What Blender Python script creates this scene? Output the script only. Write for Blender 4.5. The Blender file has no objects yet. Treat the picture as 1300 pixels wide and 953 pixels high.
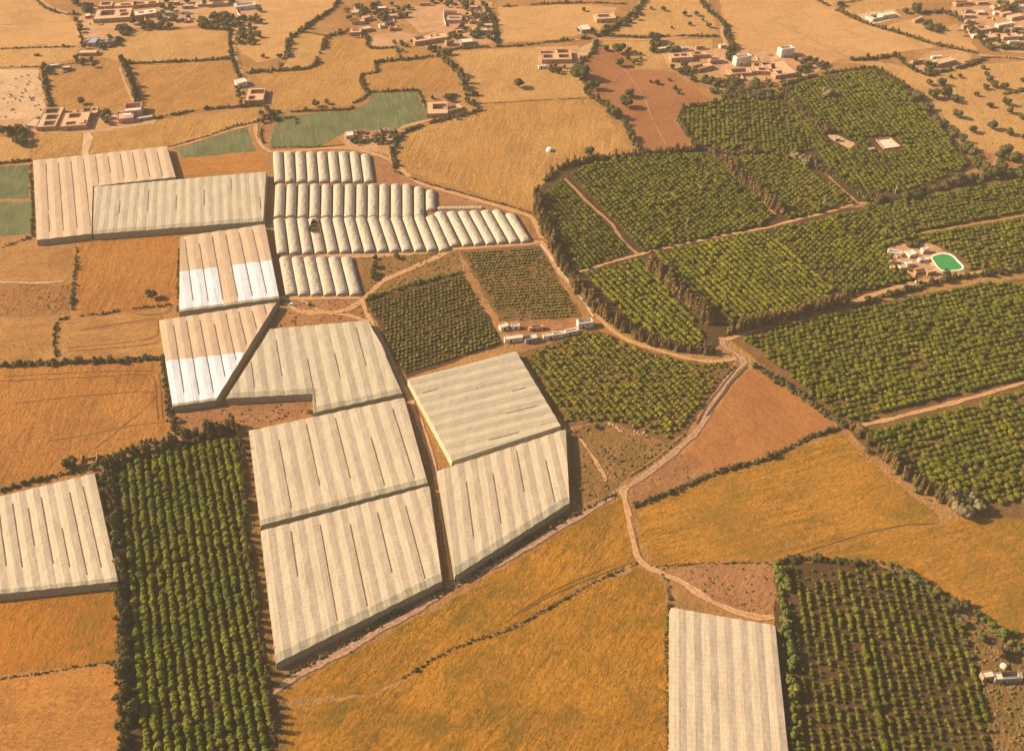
import bpy, bmesh, math, random
import numpy as np
from mathutils import noise as mnoise, Vector
R = math.radians
C = bpy.context.scene.collection
random.seed(7); NR = np.random.RandomState(11)

# ------------------------------------------------------------------ camera geometry
CAMH, PITCH, FOC = 400.0, R(40.0), 1264.0
SP, CP = math.sin(PITCH), math.cos(PITCH)
def at(px, py, z=0.0):
    """a point of the survey photo dropped on the horizontal plane z"""
    dx = (px-650)/FOC; dy = -(py-431.5)/FOC
    d = (dx, dy*SP+CP, dy*CP-SP)
    k = (z-CAMH)/d[2]
    return (d[0]*k, d[1]*k, z)
def at2(px, py, z=0.0): return at(px, py, z)[:2]
def mpp(px, py):
    dy = -(py-431.5)/FOC
    return (CAMH/(SP-dy*CP))/FOC
def proj(x, y, z=0.0):
    vx, vy, vz = x, y, z-CAMH
    f = vy*CP - vz*SP; u = vy*SP + vz*CP
    return 650+FOC*vx/f, 431.5-FOC*u/f

# ------------------------------------------------------------------ objects
def tag(o, label=None, cat=None, group=None, kind=None):
    if label: o['label'] = label
    if cat: o['category'] = cat
    if group: o['group'] = group
    if kind: o['kind'] = kind
    return o
def empty(name, loc=(0, 0, 0), rz=0):
    o = bpy.data.objects.new(name, None); C.objects.link(o)
    o.location = loc; o.rotation_euler = (0, 0, rz); o.empty_display_size = 1
    return o
class MB:
    def __init__(s): s.v = []; s.f = []; s.m = []; s.uv = []
    def quad(s, pts, m=0, uv=None):
        b = len(s.v); s.v += [tuple(p) for p in pts]
        s.f.append(tuple(range(b, b+len(pts)))); s.m.append(m)
        s.uv.append(uv if uv else [(p[0], p[1]) for p in pts])
    def box(s, c, size, rz=0, m=0, taper=1.0):
        cx, cy, cz = c; sx, sy, sz = size[0]/2, size[1]/2, size[2]/2
        ca, sa = math.cos(rz), math.sin(rz)
        P = []
        for z, k in ((-sz, 1), (sz, taper)):
            for x, y in ((-sx, -sy), (sx, -sy), (sx, sy), (-sx, sy)):
                x *= k; y *= k
                P.append((cx+x*ca-y*sa, cy+x*sa+y*ca, cz+z))
        for q in ((3, 2, 1, 0), (4, 5, 6, 7), (0, 1, 5, 4), (1, 2, 6, 5), (2, 3, 7, 6), (3, 0, 4, 7)):
            s.quad([P[i] for i in q], m)
    def cyl(s, a, b, r0, r1, n=6, m=0):
        a, b = Vector(a), Vector(b); d = (b-a).normalized()
        u = d.orthogonal().normalized(); w = d.cross(u)
        A = [a+(u*math.cos(2*math.pi*i/n)+w*math.sin(2*math.pi*i/n))*r0 for i in range(n)]
        B = [b+(u*math.cos(2*math.pi*i/n)+w*math.sin(2*math.pi*i/n))*r1 for i in range(n)]
        for i in range(n):
            j = (i+1) % n; s.quad([A[i], A[j], B[j], B[i]], m)
        s.quad(B, m)
    def build(s, name, mats, parent=None, smooth=False):
        me = bpy.data.meshes.new(name); me.from_pydata(s.v, [], s.f)
        if not isinstance(mats, (list, tuple)): mats = [mats]
        for m in mats: me.materials.append(m)
        me.polygons.foreach_set('material_index', s.m)
        ul = me.uv_layers.new(name='UVMap')
        ul.data.foreach_set('uv', [c for f in s.uv for p in f for c in p[:2]])
        if smooth: me.polygons.foreach_set('use_smooth', [True]*len(s.f))
        me.update()
        o = bpy.data.objects.new(name, me); C.objects.link(o)
        if parent: o.parent = parent
        return o
def np_mesh(name, V, F3=None, F4=None, mats=(), parent=None, link=True):
    me = bpy.data.meshes.new(name)
    n3 = 0 if F3 is None else len(F3); n4 = 0 if F4 is None else len(F4)
    me.vertices.add(len(V)); me.vertices.foreach_set('co', np.asarray(V, dtype=np.float32).ravel())
    L = np.concatenate([a.ravel() for a in (F3, F4) if a is not None and len(a)]).astype(np.int32)
    me.loops.add(len(L)); me.loops.foreach_set('vertex_index', L)
    st = np.concatenate([np.arange(n3)*3, n3*3+np.arange(n4)*4]).astype(np.int32)
    me.polygons.add(n3+n4); me.polygons.foreach_set('loop_start', st)
    try: me.polygons.foreach_set('loop_total', np.concatenate([np.full(n3, 3), np.full(n4, 4)]).astype(np.int32))
    except Exception: pass
    for m in mats: me.materials.append(m)
    me.update(calc_edges=True); me.validate()
    if not link: return me
    o = bpy.data.objects.new(name, me); C.objects.link(o)
    if parent: o.parent = parent
    return o

# ------------------------------------------------------------------ materials
class NT:
    def __init__(s, name, rough=0.9, spec=0.2):
        s.m = bpy.data.materials.new(name); s.m.use_nodes = True
        s.t = s.m.node_tree; s.n = s.t.nodes; s.l = s.t.links
        s.b = s.n['Principled BSDF']; s.b.inputs['Roughness'].default_value = rough
        s.b.inputs['Specular IOR Level'].default_value = spec
        g = s.n.new('ShaderNodeNewGeometry'); s.pos = g.outputs['Position']
    def link(s, a, b): s.l.new(a, b)
    def mapped(s, scale=(1, 1, 1), rz=0, src=None):
        k = s.n.new('ShaderNodeMapping'); k.vector_type = 'POINT'
        k.inputs['Rotation'].default_value = (0, 0, rz); s.link(src or s.pos, k.inputs['Vector'])
        k2 = s.n.new('ShaderNodeMapping'); k2.inputs['Scale'].default_value = scale
        s.link(k.outputs[0], k2.inputs['Vector']); return k2.outputs[0]
    def noise(s, scale, detail=4, rough=.55, src=None, dist=0):
        k = s.n.new('ShaderNodeTexNoise'); k.inputs['Scale'].default_value = scale
        k.inputs['Detail'].default_value = detail; k.inputs['Roughness'].default_value = rough
        k.inputs['Distortion'].default_value = dist
        s.link(src or s.pos, k.inputs['Vector']); return k.outputs['Fac']
    def ramp(s, fac, lo, hi, a=0.0, b=1.0):
        k = s.n.new('ShaderNodeMapRange'); k.inputs[1].default_value = lo; k.inputs[2].default_value = hi
        k.inputs[3].default_value = a; k.inputs[4].default_value = b; k.clamp = True
        s.link(fac, k.inputs[0]); return k.outputs[0]
    def mix(s, fac, a, b, mode='MIX'):
        k = s.n.new('ShaderNodeMix'); k.data_type = 'RGBA'; k.blend_type = mode
        for i, v in ((0, fac), (6, a), (7, b)):
            if isinstance(v, (tuple, list)): k.inputs[i].default_value = (*v[:3], 1)
            elif isinstance(v, (int, float)): k.inputs[i].default_value = v
            else: s.link(v, k.inputs[i])
        return k.outputs[2]
    def math(s, op, a, b=0.0):
        k = s.n.new('ShaderNodeMath'); k.operation = op
        for i, v in ((0, a), (1, b)):
            if isinstance(v, (int, float)): k.inputs[i].default_value = v
            else: s.link(v, k.inputs[i])
        return k.outputs[0]
    def wave(s, scale, src, dist=2.0, detail=2, dscale=1.0):
        k = s.n.new('ShaderNodeTexWave'); k.wave_type = 'BANDS'; k.bands_direction = 'X'
        k.inputs['Scale'].default_value = scale; k.inputs['Distortion'].default_value = dist
        k.inputs['Detail'].default_value = detail; k.inputs['Detail Scale'].default_value = dscale
        s.link(src, k.inputs['Vector']); return k.outputs['Fac']
    def bump(s, h, strength=1.0, dist=1.0):
        k = s.n.new('ShaderNodeBump'); k.inputs['Strength'].default_value = strength
        k.inputs['Distance'].default_value = dist; s.link(h, k.inputs['Height'])
        s.link(k.outputs[0], s.b.inputs['Normal'])
    def out(s, col): s.link(col, s.b.inputs['Base Color']); return s.m

def field_mat(name, c1, c2, c3, rz=0.0, row=6.0, rowamt=.25, mott=.5, bump=.5, patch=.015, fine=.45, seed=0, blotch=.45, bc=None):
    """dry straw / soil: broad patches, drill rows, clumps, relief"""
    t = NT(name, .95, .08)
    p = t.mapped((1, 1, 1), rz)
    sh = t.n.new('ShaderNodeVectorMath'); sh.operation = 'ADD'; sh.inputs[1].default_value = (seed*311.7, seed*97.3, 0)
    t.link(p, sh.inputs[0]); p = sh.outputs[0]
    big = t.noise(patch, 6, .68, p, .8)
    col = t.mix(t.ramp(big, .42, .60), c1, c2)
    st = t.mapped((1.0/row, .10/row, 1), 0, p)
    rows = t.noise(1.0, 4, .65, st, .5)
    patchy = t.ramp(t.noise(.022, 5, .66, p, .6), .42, .60)
    col = t.mix(t.math('MULTIPLY', t.math('MULTIPLY', t.ramp(rows, .42, .60), t.math('ADD', patchy, .55)), rowamt), col, c3)
    cl = t.noise(fine, 6, .78, t.mapped((1.0, .5, 1), 0, p), .4)
    cm = t.math('MULTIPLY', t.ramp(cl, .53, .62), t.math('ADD', t.math('MULTIPLY', patchy, .95), .25))
    col = t.mix(t.math('MULTIPLY', cm, mott), col, c3)
    sp = t.noise(1.0, 4, .8, t.mapped((1, .6, 1), 0, p))
    col = t.mix(t.ramp(sp, .47, .60, 0, .5), col, tuple(min(1, x*1.30) for x in c1))
    col = t.mix(t.ramp(t.noise(.62, 5, .82, t.mapped((1, .55, 1), 0, p), .3), .535, .60, 0, .6), col, tuple(x*.66 for x in c3))
    bl = t.math('MULTIPLY', t.ramp(t.noise(.045, 7, .74, t.mapped((1, .7, 1), .5, p), .9), .47, .60), t.ramp(t.noise(.013, 4, .62, p, 1.0), .36, .56))
    col = t.mix(t.math('MULTIPLY', bl, blotch), col, bc or tuple(x*.62 for x in c2))
    h = t.math('ADD', t.math('MULTIPLY', t.ramp(cl, .40, .65), 1.0), t.math('MULTIPLY', rows, rowamt*.8))
    h = t.math('ADD', h, t.math('MULTIPLY', sp, .6))
    t.bump(h, bump, .62)
    return t.out(col)
def track_mat(name, c1, c2, verge, seed):
    t = NT(name, .95, .08); u = t.n.new('ShaderNodeUVMap').outputs[0]; s = t.n.new('ShaderNodeSeparateXYZ'); t.link(u, s.inputs[0]); x = s.outputs[0]
    d = t.math('ABSOLUTE', t.math('SUBTRACT', x, .5)); n = t.noise(.55, 5, .75); n2 = t.noise(.12, 4, .7)
    col = t.mix(t.ramp(n, .40, .60), c1, c2)
    crown = t.math('MULTIPLY', t.ramp(d, .06, .13, 1, 0), t.ramp(t.math('ADD', n, t.math('MULTIPLY', n2, .6)), .70, .92))
    col = t.mix(t.math('MULTIPLY', crown, .75), col, verge)
    edge = t.ramp(t.math('ADD', d, t.math('MULTIPLY', t.math('SUBTRACT', n, .5), .55)), .34, .44)
    col = t.mix(edge, col, verge); t.bump(n, .5, .3); return t.out(col)
def plain_mat(name, c, c2=None, scale=.6, bump=.15, rough=.9):
    t = NT(name, rough, .15); c2 = c2 or tuple(x*.7 for x in c)
    n = t.noise(scale, 5, .65)
    t.bump(n, bump, .3); return t.out(t.mix(t.ramp(n, .35, .68), c, c2))
def leaf_mat(name, ca, cb, cc, patch=.04):
    t = NT(name, .75, .12)
    a = t.ramp(t.noise(1.3, 3, .75), .42, .58); b = t.ramp(t.noise(.23, 2, .5), .35, .65); c = t.ramp(t.noise(patch, 3), .4, .65)
    col = t.mix(a, ca, cb); col = t.mix(t.math('MULTIPLY', b, .8), col, cc); col = t.mix(t.math('MULTIPLY', c, .35), col, cb)
    return t.out(col)
def roof_mat(name, c, c2, seamc, vs=2.6, us=2.2, amt=.25, ms=.11):
    """stretched net/film: panel seams along both directions, dirt streaks running down"""
    t = NT(name, .6, .25)
    u = t.n.new('ShaderNodeUVMap').outputs[0]
    n1 = t.noise(.5, 4, .6, t.mapped((1.0, .18, 1), 0, u)); n2 = t.noise(.05, 3, .6, u); n3 = t.noise(.35, 6, .72, u, 1.0)
    col = t.mix(t.ramp(n1, .3, .72), c, c2); col = t.mix(t.ramp(n2, .4, .66, 0, .5), col, c2)
    br = t.n.new('ShaderNodeTexBrick'); br.offset = 0
    br.inputs['Scale'].default_value = 1; br.inputs['Brick Width'].default_value = us; br.inputs['Row Height'].default_value = vs
    br.inputs['Mortar Size'].default_value = ms; br.inputs['Mortar Smooth'].default_value = .6
    t.link(u, br.inputs['Vector'])
    col = t.mix(t.math('MULTIPLY', br.outputs['Fac'], amt), col, seamc)
    b2 = t.n.new('ShaderNodeTexBrick'); b2.offset = .37; b2.inputs['Scale'].default_value = 1; b2.inputs['Brick Width'].default_value = us*4; b2.inputs['Row Height'].default_value = 46.0
    b2.inputs['Mortar Size'].default_value = 0; b2.inputs['Color1'].default_value = (.93, .93, .93, 1); b2.inputs['Color2'].default_value = (1.04, 1.03, 1.02, 1)
    t.link(u, b2.inputs['Vector']); col = t.mix(.8, col, b2.outputs['Color'], 'MULTIPLY')
    col = t.mix(t.ramp(n3, .60, .78, 0, .45), col, seamc)
    sg = t.math('ADD', t.noise(.16, 3, .6, u), t.math('MULTIPLY', br.outputs['Fac'], -.15))
    col = t.mix(t.ramp(t.noise(.9, 5, .7, t.mapped((.25, .02, 1), 0, u)), .48, .62, 0, .5), col, tuple(x*.8 for x in c2))
    col = t.mix(t.ramp(t.noise(1.2, 4, .8, u), .55, .68, 0, .35), col, seamc)
    t.bump(sg, .6, .9)
    t.b.inputs['Subsurface Weight'].default_value = 0
    return t.out(col)

M = {}
M['ground'] = field_mat('earth_tan', (.36, .185, .068), (.29, .14, .05), (.17, .10, .035), .3, 5, .2, .6, .6, .012, .3)
M['pale'] = field_mat('straw_pale', (.46, .26, .095), (.40, .215, .073), (.26, .14, .05), .2, 5, .25, .55, .6, .01, .4, 1)
M['pale2'] = field_mat('straw_pale_smooth', (.46, .255, .105), (.41, .22, .082), (.31, .165, .062), 1.2, 7, .3, .35, .35, .008, .3, 2)
M['straw'] = field_mat('straw_windrows', (.48, .262, .082), (.43, .215, .062), (.24, .12, .036), .15, 3.0, .5, .65, 1.0, .012, .5, 3)
M['orange'] = field_mat('straw_orange', (.44, .195, .048), (.39, .16, .036), (.22, .09, .024), 1.5, 5, .35, .6, .7, .012, .45, 4)
M['orange2'] = field_mat('straw_orange_rows', (.43, .19, .046), (.40, .16, .036), (.18, .075, .022), -.05, 3.0, .5, .75, .9, .012, .5, 5)
M['brownf'] = field_mat('rough_brown_field', (.37, .17, .055), (.31, .14, .045), (.17, .085, .035), .2, 4, .4, .8, 1.0, .02, .5, 6)
M['gold'] = field_mat('straw_gold', (.44, .195, .024), (.34, .15, .018), (.14, .08, .012), .6, 3, .45, .8, 1.0, .016, .45, 7, .8, (.17, .108, .014))
M['gold2'] = field_mat('straw_gold_right', (.43, .195, .03), (.34, .157, .023), (.17, .095, .016), 1.25, 3, .5, .75, .9, .013, .45, 8, .7, (.20, .125, .018))
M['deep'] = field_mat('straw_deep_orange', (.37, .138, .02), (.27, .108, .016), (.14, .085, .014), .1, 6, .2, .7, .7, .02, .25, 9, .8, (.16, .10, .015))
M['tanor'] = field_mat('tan_orange_stubble', (.41, .205, .066), (.35, .165, .05), (.22, .105, .034), 1.4, 4, .4, .55, .7, .012, .45, 22)
M['terra'] = field_mat('ploughed_terracotta', (.285, .12, .05), (.25, .10, .041), (.19, .078, .032), .4, 4, .3, .25, .25, .01, .5, 10)
M['plough'] = field_mat('ploughed_orange', (.33, .138, .047), (.29, .115, .038), (.22, .085, .028), -.65, 3, .4, .3, .3, .012, .6, 11)
M['sand'] = field_mat('pale_sandy_ground', (.52, .34, .20), (.46, .285, .16), (.28, .175, .09), .4, 8, .15, .5, .4, .02, .2, 12)
M['yard'] = field_mat('village_earth', (.47, .27, .14), (.40, .21, .10), (.25, .14, .07), .4, 8, .15, .4, .4, .03, .25, 13)
M['scrub'] = field_mat('scrub_ground', (.29, .145, .05), (.22, .125, .04), (.09, .08, .025), .4, 5, .25, .85, 1.0, .05, .35, 14)
M['bare'] = field_mat('bare_brown_ground', (.34, .165, .07), (.29, .13, .055), (.19, .085, .04), .9, 6, .3, .5, .7, .03, .3, 15)
M['soil'] = field_mat('orchard_soil_shaded', (.105, .055, .024), (.072, .040, .018), (.04, .036, .012), .9, 4, .4, .6, .5, .03, .4, 16)  # deep shade between the trees is worked into this darker soil colour
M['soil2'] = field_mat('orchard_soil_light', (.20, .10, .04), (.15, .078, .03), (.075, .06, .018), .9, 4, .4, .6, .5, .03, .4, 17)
M['crop'] = field_mat('green_crop_rows', (.100, .128, .054), (.075, .102, .044), (.20, .165, .08), -.22, 2.6, .7, .25, .4, .02, .6, 18)
M['track'] = track_mat('dirt_track', (.50, .29, .145), (.40, .215, .10), (.24, .125, .05), 1)
M['trackp'] = track_mat('pinkish_track', (.42, .255, .165), (.30, .16, .09), (.17, .095, .045), 2)
M['rut'] = plain_mat('wheel_rut', (.25, .12, .04), (.19, .09, .03), .5)
M['rutgold'] = plain_mat('wheel_rut_gold', (.24, .125, .03), (.19, .10, .022), .5)
M['concrete'] = plain_mat('pale_channel', (.55, .42, .30), (.45, .33, .22), .8)
M['ditch'] = plain_mat('dark_ditch_soil', (.10, .055, .035), (.07, .045, .03), .5, .3)  # flat strip colour, darker than the ground around it
M['cream'] = roof_mat('cream_net', (.55, .445, .32), (.44, .345, .245), (.22, .17, .115), amt=.16)
M['creamp'] = roof_mat('peach_net', (.57, .40, .265), (.48, .335, .215), (.29, .19, .115), amt=.16)
M['greyn'] = roof_mat('grey_green_net', (.50, .42, .30), (.40, .335, .24), (.21, .175, .12), amt=.16)
M['white'] = roof_mat('whitewashed_film', (.68, .70, .75), (.58, .59, .63), (.42, .38, .34), 2.6, 2.2, .35)
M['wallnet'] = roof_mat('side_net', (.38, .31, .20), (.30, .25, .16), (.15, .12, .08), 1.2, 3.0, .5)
M['walllit'] = roof_mat('side_net_sunlit', (.58, .50, .33), (.50, .43, .27), (.3, .25, .16), 1.2, 3.0, .3)  # lighter copy of the side net: sunlight on the wall painted into its colour
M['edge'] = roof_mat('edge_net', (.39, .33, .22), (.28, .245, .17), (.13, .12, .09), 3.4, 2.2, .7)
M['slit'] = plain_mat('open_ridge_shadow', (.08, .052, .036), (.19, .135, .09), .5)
M['straw2'] = field_mat('straw_windrows_orange', (.45, .228, .068), (.40, .19, .053), (.23, .11, .034), .4, 3.0, .5, .65, 1.0, .012, .5, 23)
M['tun'] = roof_mat('tunnel_film', (.54, .455, .345), (.43, .355, .265), (.23, .185, .13), 3.0, 40, .65, .34)
M['tunend'] = roof_mat('tunnel_end_film', (.42, .35, .235), (.34, .28, .19), (.21, .17, .11), 1.5, 1.5, .4)
M['leafA'] = leaf_mat('orchard_leaf', (.105, .118, .007), (.032, .042, .005), (.19, .172, .009), .02)
M['leafB'] = leaf_mat('dense_row_leaf', (.125, .145, .008), (.040, .054, .006), (.21, .20, .010), .03)
M['leafC'] = leaf_mat('olive_leaf', (.095, .088, .026), (.055, .055, .018), (.14, .115, .034), .05)
M['leafD'] = leaf_mat('windbreak_leaf', (.165, .105, .036), (.068, .048, .018), (.24, .15, .052), .05)
M['leafE'] = leaf_mat('dark_tree_leaf', (.065, .062, .018), (.036, .037, .012), (.105, .09, .025), .05)
M['leafF'] = leaf_mat('dark_plume_leaf', (.075, .072, .020), (.040, .042, .013), (.16, .12, .04), .05)
M['leafG'] = leaf_mat('hedge_leaf', (.105, .092, .030), (.058, .056, .020), (.16, .13, .045), .05)
M['leafH'] = leaf_mat('pale_tree_leaf', (.20, .165, .085), (.12, .105, .05), (.26, .20, .11), .05)
M['leafR'] = leaf_mat('bright_row_leaf', (.155, .160, .007), (.045, .056, .005), (.26, .235, .010), .02)
M['trackd'] = track_mat('orchard_lane', (.40, .205, .09), (.30, .15, .06), (.13, .08, .03), 3)
M['leafS'] = leaf_mat('sapling_leaf', (.16, .155, .028), (.09, .09, .018), (.24, .20, .04), .03)
M['leafY'] = leaf_mat('fresh_hedge_leaf', (.11, .14, .025), (.06, .085, .018), (.20, .17, .035), .05)
M['weed'] = leaf_mat('dry_weed', (.20, .15, .055), (.11, .10, .035), (.28, .18, .07), .05)
M['bark'] = plain_mat('bark', (.14, .09, .05), (.09, .06, .035), 2)
M['adobe'] = plain_mat('adobe_pink', (.47, .27, .16), (.36, .20, .115), .35, .3)
M['adoroof'] = plain_mat('adobe_roof', (.60, .38, .22), (.46, .28, .16), .3, .3)
M['lime'] = plain_mat('whitewashed_wall', (.74, .64, .52), (.64, .53, .41), .3)
M['limeroof'] = plain_mat('pale_roof', (.68, .56, .43), (.56, .44, .32), .3)
M['pinkw'] = plain_mat('pink_wall', (.58, .33, .25), (.48, .27, .20), .3)
M['grey'] = plain_mat('grey_render', (.36, .30, .27), (.28, .235, .21), .3)
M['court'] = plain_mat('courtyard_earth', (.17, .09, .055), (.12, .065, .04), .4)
M['dark'] = plain_mat('dark_opening', (.05, .035, .03), (.03, .025, .02), .5)
M['bluegrey'] = plain_mat('bluish_sheet_roof', (.33, .34, .42), (.26, .26, .32), .4)
M['pole'] = plain_mat('pale_concrete_pole', (.62, .50, .36), (.50, .40, .28), .6)
M['liner'] = plain_mat('white_pond_liner', (.78, .72, .62), (.68, .6, .5), .5)
M['car'] = plain_mat('blue_grey_car_paint', (.34, .40, .47), (.30, .35, .42), .5, .0, .3)
M['glass'] = plain_mat('dark_car_glass', (.03, .035, .04), (.02, .02, .025), .5, 0, .15)
M['tyre'] = plain_mat('tyre_rubber', (.03, .03, .03), (.02, .02, .02), .5)
def water():
    t = NT('green_pond_water', .18, .3)
    n = t.noise(.12, 3); t.bump(t.noise(1.5, 3), .05, .1)
    return t.out(t.mix(n, (.030, .20, .040), (.05, .28, .075)))
M['water'] = water()

# ------------------------------------------------------------------ flat setting
def smooth_line(pts, step=3.0):
    P = [np.array(p[:2], float) for p in pts]
    if len(P) < 3:
        n = max(2, int(np.linalg.norm(P[1]-P[0])/step)); return [P[0]+(P[1]-P[0])*i/n for i in range(n+1)]
    P = [2*P[0]-P[1]] + P + [2*P[-1]-P[-2]]; out = []
    for i in range(1, len(P)-2):
        a, b, c, d = P[i-1:i+3]; n = max(1, int(np.linalg.norm(c-b)/step))
        for k in range(n):
            t = k/n
            out.append(.5*((2*b)+(c-a)*t+(2*a-5*b+4*c-d)*t*t+(3*b-3*c+d-a)*t**3))
    out.append(P[-2]); return out
def jit(x, y, s, amp):
    v = mnoise.noise_vector(Vector((x*s, y*s, 3.1))); return x+v[0]*amp, y+v[1]*amp
def field(pts, m, label, z=.05, amp=2.0, name='field'):
    W = [at2(*p) for p in pts]; mb = MB(); poly = []
    for i in range(len(W)):
        a, b = np.array(W[i]), np.array(W[(i+1) % len(W)]); n = max(1, int(np.linalg.norm(b-a)/3))
        for k in range(n):
            p = a+(b-a)*k/n; poly.append((*jit(p[0], p[1], .12, amp), z))
    area = sum(poly[i][0]*poly[(i+1) % len(poly)][1]-poly[(i+1) % len(poly)][0]*poly[i][1] for i in range(len(poly)))
    if area < 0: poly.reverse()
    mb.quad(poly); o = mb.build(name, M[m]); tag(o, label, None, None, 'structure'); return o
def strip(pts, w, m, label, z=.16, name='track', amp=.5):
    L = smooth_line([at2(*p) for p in pts]); mb = MB(); A, B = [], []
    for i, p in enumerate(L):
        d = L[min(i+1, len(L)-1)]-L[max(i-1, 0)]; d = d/max(1e-6, np.linalg.norm(d)); n = np.array([-d[1], d[0]])
        ww = w*(.5+.34*mnoise.noise(Vector((p[0]*.13, p[1]*.13, 8)))); x, y = jit(p[0], p[1], .15, amp)
        A.append((x+n[0]*ww, y+n[1]*ww, z)); B.append((x-n[0]*ww, y-n[1]*ww, z))
    for i in range(len(L)-1): mb.quad([B[i], B[i+1], A[i+1], A[i]], 0, [(0, i), (0, i+1), (1, i+1), (1, i)])
    o = mb.build(name, M[m]); tag(o, label, None, None, 'structure'); return o

g = MB(); g.quad([(-6000, -3000, 0), (6000, -3000, 0), (6000, 9000, 0), (-6000, 9000, 0)])
tag(g.build('ground', M['ground']), 'dry tan earth plain under every field', None, None, 'structure')
DENS = .00010; SKY = .066; EXPO = .96
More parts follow.
